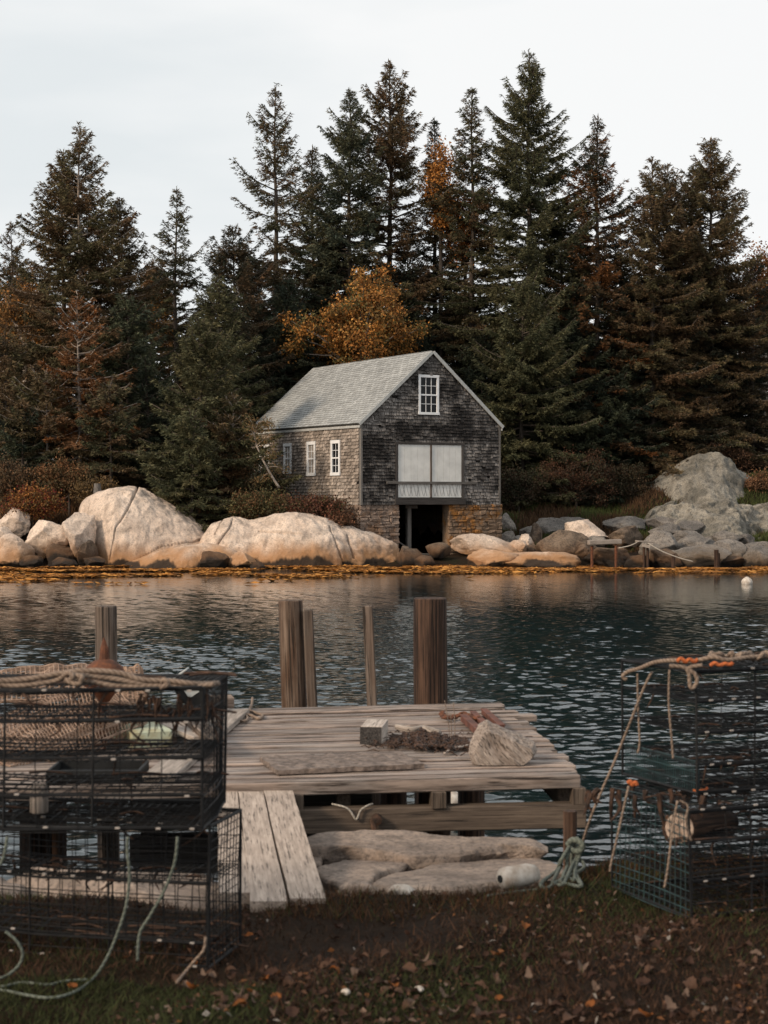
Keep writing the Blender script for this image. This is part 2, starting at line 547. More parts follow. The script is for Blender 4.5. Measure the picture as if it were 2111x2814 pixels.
M['shingle_front'] = shingle_mat('dark_cedar_shingle', (0.032, 0.028, 0.027), (0.31, 0.285, 0.265), (0.011, 0.0095, 0.009), 0.92)
M['shingle_side'] = shingle_mat('silver_cedar_shingle', (0.14, 0.118, 0.10), (0.42, 0.365, 0.32), (0.11, 0.085, 0.066), 0.5)
M['shingle_roof'] = shingle_mat('asphalt_shingle', (0.27, 0.279, 0.277), (0.35, 0.36, 0.356), (0.25, 0.257, 0.255), 0.4, 0.35)
M['roof_base'] = plain_mat('roof_underlay', (0.12, 0.12, 0.11), 0.9)
M['wall_core'] = plain_mat('wall_boards', (0.018, 0.015, 0.013), 0.9)


def glass_mat(name, col, rough=0.06):
    m, nt, b = new_mat(name)
    b.inputs['Base Color'].default_value = (*col, 1)
    b.inputs['Roughness'].default_value = rough
    b.inputs['Specular IOR Level'].default_value = 0.22
    tc = nt.nodes.new('ShaderNodeTexCoord')
    bump(nt, b, noise_n(nt, tc.outputs['Object'], 2.0, 2), 0.06, 0.05)
    return m


M['glass'] = glass_mat('window_glass', (0.006, 0.007, 0.008))
M['blind'] = plain_mat('drawn_blind', (0.26, 0.235, 0.21), 0.5, var=0.2, vscale=4)


def ground_mat():
    m, nt, b = new_mat('soil')
    geo = nt.nodes.new('ShaderNodeNewGeometry')
    pos = geo.outputs['Position']
    n1 = noise_n(nt, pos, 0.7, 5, 0.65)
    n2 = noise_n(nt, pos, 9.0, 5, 0.7)
    c = ramp(nt, n1, [(0.38, (0.012, 0.0075, 0.005)), (0.52, (0.022, 0.0135, 0.008)), (0.66, (0.015, 0.016, 0.007))]).outputs[0]
    c = mixc(nt, 0.8, c, ramp(nt, n2, [(0.3, (0.35, 0.35, 0.35)), (0.7, (1.3, 1.25, 1.2))]).outputs[0], 'MULTIPLY')
    nt.links.new(c, b.inputs['Base Color'])
    b.inputs['Roughness'].default_value = 0.95
    b.inputs['Specular IOR Level'].default_value = 0.1
    bump(nt, b, n2, 0.8, 0.04)
    return m


M['soil'] = ground_mat()


def water_mat():
    m, nt, b = new_mat('sea_water')
    geo = nt.nodes.new('ShaderNodeNewGeometry')
    pos = geo.outputs['Position']
    n1 = noise_n(nt, pos, 8.0, 3, 0.55, sv=(0.7, 1.3, 1))
    n2 = noise_n(nt, pos, 22.0, 2, 0.5, sv=(0.7, 1.4, 1))
    h = math_n(nt, 'ADD', math_n(nt, 'MULTIPLY', n1, 0.7), math_n(nt, 'MULTIPLY', n2, 0.2))
    b.inputs['Base Color'].default_value = (0.003, 0.013, 0.016, 1)
    b.inputs['Roughness'].default_value = 0.04
    b.inputs['IOR'].default_value = 1.42
    b.inputs['Specular IOR Level'].default_value = 0.5
    bump(nt, b, h, 0.06, 0.05)
    return m


M['water'] = water_mat()


# ------------------------------------------------------------------ terrain and water
def fz(X, Y):
    X = np.asarray(X, dtype=float); Y = np.asarray(Y, dtype=float)
    d = Y - 62.0 + 0.6 * np.sin(X * 0.35)
    z = np.interp(d, [-12, -2, 0, 3, 6, 10, 15, 40, 90, 300], [-4, -1.0, -0.35, 0.45, 1.05, 1.7, 2.1, 3.6, 5.5, 7])
    zr = np.interp(d, [-12, -2, 0, 4, 9, 12, 15, 40, 90, 300], [-4, -1.0, -0.5, 0.1, 0.85, 1.60, 2.05, 3.6, 5.5, 7])
    wr_ = smoothstep(X, 4.0, 6.0)
    z = z * (1 - wr_) + zr * wr_
    z = z + 0.9 * smoothstep(-X, 2.5, 5.0) * smoothstep(d, 2.0, 6.0) * (1 - smoothstep(d, 20, 60))
    z = z + 1.5 * smoothstep(X, 10.6, 13.8) * smoothstep(Y, 75.5, 81.0)
    # hollow under the boathouse
    lx = (X + 0.94) * 0.887 + (Y - 64.5) * 0.462
    ly = -(X + 0.94) * 0.462 + (Y - 64.5) * 0.887
    h = smoothstep(lx, 0.5, 1.2) * (1 - smoothstep(lx, 5.6, 6.2)) * (1 - smoothstep(ly, 8, 10.5))
    z = z * (1 - h) + np.minimum(z, 0.35) * h
    z = z + 0.10 * np.sin(X * 1.3 + Y * 0.7) * smoothstep(d, 1, 6) + 0.06 * np.sin(X * 2.9 - Y * 1.9) * smoothstep(d, 1, 6)
    return z


def grid_faces(nx, ny):
    i = np.arange(nx - 1)[None, :] + nx * np.arange(ny - 1)[:, None]
    i = i.ravel()
    return np.stack([i, i + 1, i + 1 + nx, i + nx], 1)


xs = np.concatenate([np.linspace(-300, -40, 20), np.linspace(-38, 38, 153), np.linspace(40, 300, 20)])
ys = np.concatenate([np.linspace(50, 100, 126), np.linspace(105, 400, 25)])
XX, YY = np.meshgrid(xs, ys)
o = link_mesh('ground', np_mesh('ground', np.stack([XX.ravel(), YY.ravel(), fz(XX, YY).ravel()], 1), grid_faces(len(xs), len(ys)), smooth=True), M['soil'])
tag(o, 'dark earth bank of the wooded far shore', 'ground', kind='structure')


def nz(X, Y):
    """near bank height"""
    X = np.asarray(X, dtype=float); Y = np.asarray(Y, dtype=float)
    e = 6.50 + 0.05 * np.sin(X * 4.1 + 1) + 0.75 * smoothstep(X, 0.55, 1.0)
    z = 1.0 + 0.02 * np.sin(X * 3 + Y * 2) + 0.015 * np.sin(X * 7.1 - Y * 5.3)
    z = z - 0.5 * smoothstep(Y, e, e + 0.7) - 2.6 * smoothstep(Y, e + 0.5, e + 4.5)
    return z


xs = np.concatenate([np.linspace(-60, -4.2, 24), np.linspace(-4, 4, 161), np.linspace(4.2, 60, 24)])
ys = np.concatenate([np.linspace(-60, 2.8, 20), np.linspace(3, 12, 151)])
XX, YY = np.meshgrid(xs, ys)
o = link_mesh('grass_bank', np_mesh('grass_bank', np.stack([XX.ravel(), YY.ravel(), nz(XX, YY).ravel()], 1), grid_faces(len(xs), len(ys)), smooth=True), M['soil'])
tag(o, 'dark grassy ground of the near bank', 'ground', kind='structure')


def wave_h(X, Y):
    rg = np.random.default_rng(3)
    z = np.zeros_like(X)
    for i in range(72):
        lam = 0.088 * (4.4 ** rg.random())
        th = rg.normal(-math.pi / 2 + 0.35, 0.62)
        k = 2 * math.pi / lam
        a = 0.0040 * lam
        ph = rg.random() * 6.283
        z += a * np.sin(k * (X * math.cos(th) + Y * math.sin(th)) + ph)
    # gusts: rougher and calmer water in patches
    g = 0.78 + 0.22 * np.sin(X * 0.31 + 0.6 * np.sin(Y * 0.21)) * np.sin(Y * 0.37 + 1.1) + 0.2 * np.sin(X * 0.13 - Y * 0.19)
    calm = 1 - 0.82 * smoothstep(Y, 30, 56)
    return z * g * calm


ys = [5.0]
while ys[-1] < 63.5: ys.append(ys[-1] + (0.05 if ys[-1] < 10.5 else min(0.10, 0.030 + 0.0015 * (ys[-1] - 10.5))))
ys = np.array(ys)
xh = [0.0]
while xh[-1] < 17: xh.append(xh[-1] + min(0.09, 0.034 + 0.004 * xh[-1]))
xs = np.concatenate([-np.array(xh[:0:-1]), np.array(xh)])
XX, YY = np.meshgrid(xs, ys)
ZZ = wave_h(XX, YY)
edge = np.minimum(np.minimum(smoothstep(XX, xs[0], -16), 1 - smoothstep(XX, 16, xs[-1])), np.minimum(smoothstep(YY, 5, 5.6), 1 - smoothstep(YY, 62.6, 63.3)))
ZZ *= edge
v1 = np.stack([XX.ravel(), YY.ravel(), ZZ.ravel()], 1)
f1 = grid_faces(len(xs), len(ys))
x0, x1, y0, y1 = xs[0], xs[-1], ys[0], ys[-1]
BX = [-900, x0, x1, 900]; BY = [-900, y0, y1, 900]
v2 = []; f2 = []
for i in range(3):
    for j in range(3):
        if i == 1 and j == 1: continue
        b_ = len(v1) + len(v2)
        v2 += [(BX[i], BY[j], 0), (BX[i + 1], BY[j], 0), (BX[i + 1], BY[j + 1], 0), (BX[i], BY[j + 1], 0)]
        f2.append((b_, b_ + 1, b_ + 2, b_ + 3))
o = link_mesh('water', np_mesh('water', np.concatenate([v1, np.array(v2)]), np.concatenate([f1, np.array(f2)]), smooth=True), M['water'])
tag(o, 'rippled dark green sea water of the cove', 'water', kind='structure')

# ------------------------------------------------------------------ rocks
def rock(label, c, size, seed, mat, rotz=0.0, sub=4, name='boulder', group=None, cuts=7, rough=0.10, cat='rock', flat=None, tilt=(0, 0)):
    bm = bmesh.new()
    bmesh.ops.create_icosphere(bm, subdivisions=sub, radius=1.0)
    rg = random.Random(seed)
    planes = []
    for _ in range(cuts):
        n = Vector((rg.gauss(0, 1), rg.gauss(0, 1), rg.gauss(0, 0.8))).normalized()
        planes.append((n, rg.uniform(0.52, 0.80)))
    if flat: planes.append((Vector((0, 0, 1)), flat))
    so = Vector((rg.random() * 99, rg.random() * 99, rg.random() * 99))
    for v in bm.verts:
        p = v.co.copy()
        for n, d in planes:
            k = p.dot(n) - d
            if k > 0: p -= n * k * 0.97
        q = p * 1.6 + so
        p *= 1 + rough * (noise.fractal(q, 1.0, 2.0, 3) * 1.1 + 0.35 * noise.fractal(q * 5, 1.0, 2.0, 4))
        v.co = Vector((p.x * size[0], p.y * size[1], p.z * size[2]))
    bmesh.ops.rotate(bm, verts=bm.verts, cent=(0, 0, 0), matrix=Matrix.Rotation(tilt[0], 3, 'X') @ Matrix.Rotation(tilt[1], 3, 'Y'))
    me = bpy.data.meshes.new(name)
    bm.to_mesh(me); bm.free()
    me.polygons.foreach_set('use_smooth', np.ones(len(me.polygons), dtype=bool))
    o = link_mesh(name, me, mat)
    o.location = c
    o.rotation_euler = (0, 0, rotz)
    return tag(o, label, cat, group)


def ledge(label, outline, Yf, D, mat, zbot=-0.6, back=2.0, ns=190, nq=100, rough=0.16, seed=1, name='granite_ledge', k=0.8, e=1.0, sink=1.2, cracks=(), ridge=None, plan=0.45):
    """Rounded outcrop whose crest follows the outline; it has a front face, a top and a back."""
    ox = [p[0] for p in outline]; oy = [p[1] for p in outline]
    so = Vector((seed * 7.3, seed * 3.1, seed * 1.7))
    vs = []
    Yc = Yf + 0.75 * D
    pxs = np.linspace(ox[0], ox[-1], ns)
    top = np.interp(pxs, ox, oy)
    ker = np.ones(5) / 5
    top = np.convolve(np.pad(top, 2, mode='edge'), ker, 'valid')
    for i in range(ns):
        s = i / (ns - 1)
        zt = CAMZ - (top[i] - HY) * Yc / F
        bul = math.sin(math.pi * min(max(s, 0.0), 1.0)) ** plan if 0 < s < 1 else 0.0
        yf = Yf + D * 0.8 * (1 - bul)
        if ridge: yf += max(0.0, pxs[i] - ridge[0]) * ridge[1] + max(0.0, ridge[0] - pxs[i]) * ridge[2]
        for j in range(nq):
            q = j / (nq - 1)
            if q < 0.7:
                a = q / 0.7 * math.pi / 2
                y = yf + (max(Yf + D, yf + 0.4) - yf) * (1 - math.cos(a)) ** e
                z = zbot + (zt - zbot) * math.sin(a) ** k
            else:
                a = (q - 0.7) / 0.3
                y = max(Yf + D, yf + 0.4) + back * a
                z = zt - sink * a * a
            X = (pxs[i] - CX) * Yc / F
            p = Vector((X, y, z))
            nv = noise.fractal(p * 0.42 + so, 1.0, 2.0, 5)
            step = 0.0
            if cracks and q < 0.8:
                sx_, sy_ = CX + p.x * F / p.y, HY - (p.z - CAMZ) * F / p.y
                for line in cracks:
                    for (ax_, ay_), (bx_, by_) in zip(line[:-1], line[1:]):
                        wx, wy = bx_ - ax_, by_ - ay_
                        t = max(0, min(1, ((sx_ - ax_) * wx + (sy_ - ay_) * wy) / (wx * wx + wy * wy)))
                        dd = math.hypot(sx_ - ax_ - t * wx, sy_ - ay_ - t * wy) + 1.5 * nv
                        if dd < 2.6: step = min(step, -0.16 * (1 - dd / 2.6))
            d = rough * (nv * 1.5 + 0.40 * noise.fractal(p * 2.6 + so, 1.0, 2.0, 4)) + step
            vs.append((p.x + d * 0.3, p.y - d * 0.9, p.z + d * 0.7))
    me = np_mesh(name, np.array(vs), grid_faces(nq, ns)[:, ::-1], smooth=True)
    o = link_mesh(name, me, mat)
    return tag(o, label, 'rock')


ledge('tall pale granite dome at the waterline left of the dark spruce', [(196, 1470), (203, 1392), (229, 1360), (261, 1343), (293, 1335), (348, 1329), (385, 1335), (412, 1358), (458, 1386), (504, 1413), (554, 1446), (592, 1478), (622, 1520), (640, 1570)], 62.6, 2.6, M['granite'], seed=2, back=3.0, ridge=(330, 0.0022, 0.012), plan=0.28, cracks=[[(380, 1335), (340, 1420), (318, 1450), (303, 1535)], [(575, 1475), (530, 1492), (447, 1502), (385, 1540)]])
ledge('long pale granite dome running to the boathouse foundation', [(520, 1540), (545, 1490), (575, 1446), (636, 1419), (687, 1425), (763, 1406), (814, 1406), (891, 1424), (967, 1449), (1018, 1461), (1070, 1488), (1096, 1510), (1108, 1560)], 61.9, 2.3, M['granite'], seed=5, back=2.5, ridge=(868, 0.0062, 0.0012), plan=0.28, cracks=[[(640, 1425), (632, 1450), (594, 1502)], [(612, 1428), (590, 1470)], [(715, 1453), (760, 1458), (828, 1472)], [(905, 1450), (925, 1500), (945, 1545)], [(955, 1470), (975, 1530)]])
ledge('low rust-stained granite shelf at the foot of the tall dome', [(330, 1556), (400, 1528), (450, 1508), (500, 1497), (560, 1493), (612, 1503), (650, 1518), (690, 1552)], 61.5, 1.3, M['granite'], seed=9, back=1.2, rough=0.12, plan=0.6)
ledge('peaked grey rock outcrop rising from the grass on the right', [(1770, 1362), (1815, 1314), (1880, 1272), (1930, 1254), (1975, 1250), (2020, 1272), (2062, 1302), (2105, 1350)], 75.0, 5.0, M['ledge_grey'], zbot=1.0, seed=11, back=1.0, rough=0.24, k=1.15, e=0.65, ridge=(1930, 0.008, 0.006))
ledge('broad pale lichened ledge below the peaked outcrop', [(1770, 1480), (1795, 1405), (1850, 1380), (1940, 1388), (2000, 1380), (2090, 1396), (2200, 1390), (2330, 1420)], 70.0, 4.5, M['ledge_grey'], zbot=0.0, seed=14, back=2.5, rough=0.45, k=1.1, e=0.7)

# boulders: photo column, row of centre, width, height, distance, material, label
BL = [
    (133, 1463, 95, 100, 63.2, 'granite', 'round pale boulder left of the tall dome, second from it'),
    (222, 1456, 88, 92, 62.9, 'granite', 'pale overhanging boulder touching the left side of the tall dome'),
    (38, 1512, 105, 78, 62.4, 'granite', 'low rust-footed boulder at the water on the left edge'),
    (28, 1434, 90, 70, 65.0, 'granite', 'pale boulder half under orange shrubs at the left edge'),
    (8, 1470, 60, 40, 64.0, 'granite', 'small pale boulder cut by the left edge above the low one'),
    (170, 1522, 80, 60, 62.6, 'granite_dark', 'dark wet rock under the two pale left boulders'),
    (232, 1517, 55, 60, 62.5, 'granite_dark', 'dark wet rock beneath the overhanging boulder'),
    (178, 1541, 60, 24, 61.7, 'granite_dark', 'small black rock at the waterline below the left boulders'),
    (90, 1540, 60, 26, 61.8, 'granite_dark', 'flat dark rock at the waterline beside the low left boulder'),
    (258, 1540, 52, 32, 61.8, 'granite_dark', 'small brown rock at the foot of the tall dome'),
    (580, 1537, 80, 46, 60.9, 'granite_dark', 'dark wedge of rock leaning at the waterline between the domes'),
    (662, 1538, 78, 42, 61.0, 'granite', 'brown block of rock right of the dark wedge'),
    (706, 1556, 46, 22, 60.8, 'granite_dark', 'small dark rock at the water below the long dome'),
]
RC = [  # right shore, measured in an enlargement
    (430, 605, 205, 85, 'granite_grey', 'broad grey boulder high behind the brown rock by the foundation'),
    (555, 590, 160, 70, 'granite_grey', 'grey boulder at the back of the right rocks near the grass'),
    (640, 632, 250, 115, 'granite', 'light tan boulder in the middle of the right rocks'),
    (850, 592, 260, 75, 'granite_grey', 'long flat grey boulder at the back edge of the right rocks'),
    (872, 645, 190, 95, 'granite_dark', 'brown-faced boulder below the long flat grey one'),
    (1060, 582, 200, 75, 'granite_grey', 'pale grey boulder at the back beside the lichened ledge'),
    (1085, 632, 165, 75, 'granite_grey', 'rounded grey boulder under the pale back one'),
    (1235, 602, 210, 85, 'granite_grey', 'grey boulder leaning on the lichened ledge'),
    (1055, 695, 215, 105, 'granite_grey', 'smooth grey boulder behind the broken platform'),
    (1222, 652, 165, 60, 'granite_grey', 'small flat grey boulder wedged in the heap'),
    (1240, 692, 210, 80, 'granite_grey', 'slanting grey slab above the large square rock'),
    (1288, 765, 310, 130, 'granite_grey', 'large square-faced grey rock at the water on the right'),
    (1430, 665, 190, 75, 'granite_grey', 'grey boulder at the right end of the heap, uppermost'),
    (1458, 735, 180, 115, 'granite_grey', 'pale round boulder right of the large square rock'),
    (1610, 785, 190, 115, 'granite_grey', 'pale boulder at the water by the right edge'),
    (1640, 725, 180, 60, 'granite_grey', 'flat pale rock above the boulder by the right edge'),
    (1540, 672, 90, 60, 'granite_grey', 'small grey boulder below the lichened ledge'),
    (300, 632, 90, 62, 'granite_grey', 'small whitish angular rock near the foundation corner'),
    (362, 640, 66, 100, 'granite_dark', 'upright brown rock beside the foundation rubble'),
    (500, 705, 320, 150, 'granite_dark', 'big brown weed-stained rock right of the boathouse'),
    (205, 668, 80, 66, 'granite_grey', 'grey streaked stone at the foundation corner'),
    (295, 692, 110, 74, 'granite', 'tan stone lying below the whitish angular rock'),
    (258, 718, 90, 66, 'granite', 'small tan stone behind the low dome by the foundation'),
    (345, 800, 440, 120, 'granite', 'low wide dome with black foot right of the boathouse'),
    (75, 705, 330, 110, 'granite', 'smooth pale dome at the foot of the right foundation pier'),
    (95, 780, 260, 130, 'granite', 'split tan rock at the water in front of the boathouse'),
    (620, 748, 120, 85, 'granite_dark', 'brown rock behind the broken jetty posts'),
    (930, 795, 170, 74, 'granite_dark', 'rusty rock at the water between the jetty posts'),
    (1085, 775, 170, 110, 'granite_dark', 'black wet rock under the rope of the broken jetty'),
    (200, 590, 80, 115, 'granite_grey', 'tall leaning stone against the corner of the foundation'),
    (770, 760, 260, 110, 'granite_dark', 'dark weedy rock behind the grey jetty beam'),
    (1430, 800, 200, 60, 'granite_dark', 'dark low rock between the square rock and the right edge'),
]
for (cx, cy, w, h, m_, lb) in RC:
    px, py = 1300 + cx * 0.489, 1150 + cy * 0.489
    wpx, hpx = w * 0.489, h * 0.489
    Yb = 61.6 + max(0, (1552 - (py + hpx / 2))) * 0.115
    BL.append((px, py, wpx, hpx, Yb, m_, lb))
for i, (px, py, w, h, Y, m_, lb) in enumerate(BL):
    c = P(px, py, Y)
    k = Y / F
    hz = h * k * 0.74
    sx = w * k * 0.68
    sd = 31 + i
    rock(lb, (c.x, c.y + sx * 0.35, c.z - hz * 0.25), (sx, max(sx * 0.8, hz), hz), sd, M[m_], rotz=random.uniform(-0.4, 0.4), sub=5, rough=0.10, cuts=13, group=None)

rgf = random.Random(92)
for i in range(20):
    px, py = rgf.uniform(1420, 2090), rgf.uniform(1478, 1540)
    Y = 60.9 + max(0, 1548 - py) * 0.115
    c = P(px, py, Y); sz = rgf.uniform(0.22, 0.42)
    rock('small stone wedged among the boulders of the right shore', (c.x, c.y, c.z - 0.1), (sz * 1.25, sz, sz * 0.75), 700 + i, M['granite_grey' if i % 3 else 'granite_dark'], rotz=rgf.uniform(0, 3), sub=4, cuts=12, group='small stones of the right shore', name='stone')

# loose rocks in and beside the boat opening
for i, (px, py, w, h, Y, lb) in enumerate([
    (1125, 1530, 70, 50, 62.6, 'dark rock in the mouth of the boat opening, left'),
    (1165, 1545, 60, 34, 62.2, 'dark rock at the water before the boat opening'),
    (1205, 1515, 70, 40, 64.0, 'dark rubble stone inside the boat opening'),
    (1110, 1512, 26, 22, 62.8, 'small grey stone left of the boat opening')]):
    c = P(px, py, Y)
    rock(lb, c, (w * Y / F * 0.6, 0.6, h * Y / F * 0.6), 80 + i, M['granite_dark'], sub=3)

# ------------------------------------------------------------------ boathouse
ANG = R(27.5)
CA, SA = math.cos(ANG), math.sin(ANG)
HB = Vector((-0.939, 64.5, 0.0))
ZS = 2.385                       # bottom of the shingled walls
HW, HL = 6.43, 11.0
ZE, ZA = 5.60 - ZS, 8.50 - ZS    # eaves and ridge above that
house = thing('boathouse', 'weathered grey shingled boathouse with pale roof on a stone foundation', 'boathouse', (HB.x, HB.y, ZS), ANG)


def front_l(px, py):
    r = (px - CX) / F            # X = r*Y on the front wall line
    s = (r * HB.y - HB.x) / (CA - r * SA)
    Y = HB.y + SA * s
    return s, CAMZ - (py - HY) * Y / F - ZS


def side_l(px, py):
    r = (px - CX) / F
    s = (r * HB.y - HB.x) / (-SA - r * CA)
    Y = HB.y + CA * s
    return s, CAMZ - (py - HY) * Y / F - ZS


# wall core: one closed prism
cb = MB()
t0 = 0.02
ZL = ZA - ZE
core = [(t0, t0, 0), (HW - t0, t0, 0), (HW - t0, t0, ZE), (HW / 2, t0, ZA - 0.05), (t0, t0, ZE)]
core2 = [(x, HL - t0, z) for (x, y, z) in core]
cb.add(core + core2, [(0, 1, 2, 3, 4), (9, 8, 7, 6, 5), (0, 5, 6, 1), (1, 6, 7, 2), (4, 9, 5, 0), (2, 7, 8, 3), (3, 8, 9, 4)])
cb.build('wall_core', M['wall_core'], house)

# openings on the front
dx0, dz1 = front_l(1093, 1222); dx1, dz0 = front_l(1267, 1367)
wx0, wz1 = front_l(1149, 1031); wx1, wz0 = front_l(1205, 1140)
dz0 = front_l(1180, 1367)[1]; dz1 = front_l(1180, 1222)[1]
wz1 = front_l(1177, 1031)[1]; wz0 = front_l(1177, 1140)[1]


def sub_int(ints, a, b):
    out = []
    for (p, q) in ints:
        if b <= p or a >= q: out.append((p, q)); continue
        if a > p: out.append((p, a))
        if b < q: out.append((b, q))
    return out


def shingle_rows(mb, O, U, V, Nn, z0, z1, row, ints_at, wr=(0.09, 0.24), thick=0.028, gap=0.006, jz=0.008, miss=0.0, ragged=0.0):
    O, U, V, Nn = Vector(O), Vector(U), Vector(V), Vector(Nn)
    z = z0
    while z < z1:
        zt = z + row * 1.12
        for (a, b) in ints_at(z + row * 0.5):
            u = a
            while u < b - 0.01:
                w = min(random.uniform(*wr), b - u)
                if random.random() >= miss:
                    zb = z + random.uniform(-jz, jz) - (random.random() ** 6) * ragged
                    zz = min(zt, z1 + row * 0.2)
                    th = thick * random.uniform(0.75, 1.25)
                    pts = []
                    for (du, dv, dn) in ((gap / 2, zb, th), (w - gap / 2, zb + random.uniform(-jz, jz) * 0.5, th), (w - gap / 2, zz, 0.006), (gap / 2, zz, 0.006)):
                        pts.append(O + U * (u + du) + V * dv + Nn * dn)
                    for (du, dv, dn) in ((gap / 2, zb, 0), (w - gap / 2, zb, 0)):
                        pts.append(O + U * (u + du) + V * dv + Nn * dn)
                    of = random.random() * 60
                    g = [(p.dot(V) + of, p.dot(U), of) for p in pts]
                    mb.add(pts, [(0, 1, 2, 3), (4, 5, 1, 0), (4, 0, 3), (1, 5, 2)], g, random.random())
                u += w
        z += row


def front_ints(z):
    if z < ZE: r = [(0.06, HW - 0.06)]
    else:
        f = (z - ZE) / ZL
        r = [(HW / 2 * f + 0.02, HW - HW / 2 * f - 0.02)]
        if r[0][1] - r[0][0] < 0.05: return []
    if dz0 - 0.25 < z < dz1 + 0.12: r = sub_int(r, dx0 - 0.13, dx1 + 0.13)
    if wz0 - 0.02 < z < wz1 + 0.02: r = sub_int(r, wx0 - 0.01, wx1 + 0.01)
    return r


fs_ = MB()
shingle_rows(fs_, (0, 0, 0), (1, 0, 0), (0, 0, 1), (0, -1, 0), 0.0, ZA - 0.1, 0.132, front_ints, miss=0.005, ragged=0.09, thick=0.062, gap=0.012)
fs_.build('front_shingles', M['shingle_front'], house)
SW = [(715, 742, 1222, 1310), (782, 803, 1219, 1302), (846, 869, 1214, 1308), (912, 937, 1210, 1307)]
swl = []
for (a, b, c, d) in SW:
    y1_, _ = side_l(a, 1260); y0_, _ = side_l(b, 1260)
    m_ = (a + b) / 2
    swl.append((y0_, y1_, side_l(m_, d)[1], side_l(m_, c)[1]))


def side_ints(z):
    r = [(0.08, HL - 0.06)]
    for (a, b, c, d) in swl:
        if c - 0.03 < z < d + 0.03: r = sub_int(r, a - 0.01, b + 0.01)
    return r


ss_ = MB()
shingle_rows(ss_, (0, 0, 0), (0, 1, 0), (0, 0, 1), (-1, 0, 0), 0.0, ZE - 0.03, 0.132, side_ints, miss=0.002, ragged=0.03, thick=0.05, gap=0.009)
ss_.build('side_shingles', M['shingle_side'], house)
rs_ = MB()
shingle_rows(rs_, (HW, 0, 0), (0, 1, 0), (0, 0, 1), (1, 0, 0), 0.0, ZE - 0.03, 0.132, lambda z: [(0.06, HL - 0.06)])
shingle_rows(rs_, (0, HL, 0), (1, 0, 0), (0, 0, 1), (0, 1, 0), 0.0, ZA - 0.1, 0.132, lambda z: [(0.06, HW - 0.06)] if z < ZE else ([(HW / 2 * (z - ZE) / ZL + 0.02, HW - HW / 2 * (z - ZE) / ZL - 0.02)] if z < ZA - 0.15 else []))
rs_.build('rear_shingles', M['shingle_side'], house)

# corner boards
for (x, y) in ((0.04, 0.0), (HW - 0.04, 0.0), (0.04, HL), (HW - 0.04, HL)):
    b_ = MB()
    sg = -1 if y < 1 else 1
    sx = -1 if x < 1 else 1
    b_.box((x + sx * 0.012, y + sg * 0.012, ZE / 2 - 0.02), (ZE / 2, 0.055, 0.045), Matrix(((0, 0, 1), (0, 1, 0), (1, 0, 0))), chamfer=0.006)
    b_.build('corner_board', M['grey_trim'], house)

# roof: deck slab, shingle courses, rake and eave trim
SL = math.hypot(HW / 2, ZL)
ro = thing('x', 'x', 'x') if False else None
OVF, OVE = 0.10, 0.10            # overhang at the gable and at the eave
rb = MB()
for sg in (-1, 1):
    ux = sg * (HW / 2) / SL
    uz = -ZL / SL
    nx, nz_ = sg * ZL / SL, (HW / 2) / SL
    a = Vector((HW / 2, 0, ZA)); e_ = a + Vector((ux, 0, uz)) * (SL + OVE)
    nn = Vector((nx, 0, nz_))
    pts = []
    for y in (-OVF, HL + OVF):
        lift = 0.10 if y > 1 else 0.0
        for p in (a, e_):
            pts.append(p + nn * 0.02 + Vector((0, y, lift)))
            pts.append(p + nn * 0.09 + Vector((0, y, lift)))
    fcs = [(0, 1, 3, 2), (4, 6, 7, 5), (1, 5, 7, 3), (0, 2, 6, 4), (2, 3, 7, 6), (0, 4, 5, 1)]
    rb.add(pts, fcs)
roof = rb.build('roof', M['roof_base'], house)
for sg in (-1, 1):
    mb = MB()
    ux = sg * (HW / 2) / SL; uz = -ZL / SL
    nn = Vector((sg * ZL / SL, 0, (HW / 2) / SL))
    upv = Vector((-ux, 0, -uz))
    e_ = Vector((HW / 2, 0, ZA)) + Vector((ux, 0, uz)) * (SL + OVE + 0.02) + nn * 0.094
    yv = Vector((0, 1, 0.10 / HL)).normalized()
    row_i = [0]

    def r_ints(z):
        row_i[0] += 1
        return [(-OVF - 0.02 + (0.12 if row_i[0] % 2 else 0.0), HL + OVF), ] if row_i[0] % 2 == 0 else [(-OVF - 0.02, -OVF + 0.12), (-OVF + 0.12, HL + OVF)]
    shingle_rows(mb, e_, yv, upv, nn, 0.0, SL + OVE, 0.142, r_ints, wr=(0.30, 0.31), thick=0.03, gap=0.03, jz=0.002)
    mb.build('roof_shingles', M['shingle_roof'], roof)
for sg in (-1, 1):
    for y in (-OVF - 0.03, HL + OVF + 0.03):
        mb = MB()
        ux = sg * (HW / 2) / SL; uz = -ZL / SL
        nn = Vector((sg * ZL / SL, 0, (HW / 2) / SL))
        lift = 0.10 if y > 1 else 0.0
        a = Vector((HW / 2 + sg * 0.004, y, ZA + lift)) + nn * 0.03
        mb.board(a, a + Vector((ux, 0, uz)) * (SL + OVE), 0.13, 0.05, up=nn.cross(Vector((0, 1, 0))) if False else (0, 1, 0), chamfer=0.004)
        mb.build('rake_board', M['trim_paint'], house)
for x in (-OVE * 0.62, HW + OVE * 0.62):
    mb = MB()
    mb.board((x, -OVF, ZE - 0.13), (x, HL + OVF, ZE - 0.03), 0.04, 0.10, chamfer=0.004)
    mb.build('eave_board', M['trim_paint'], house)


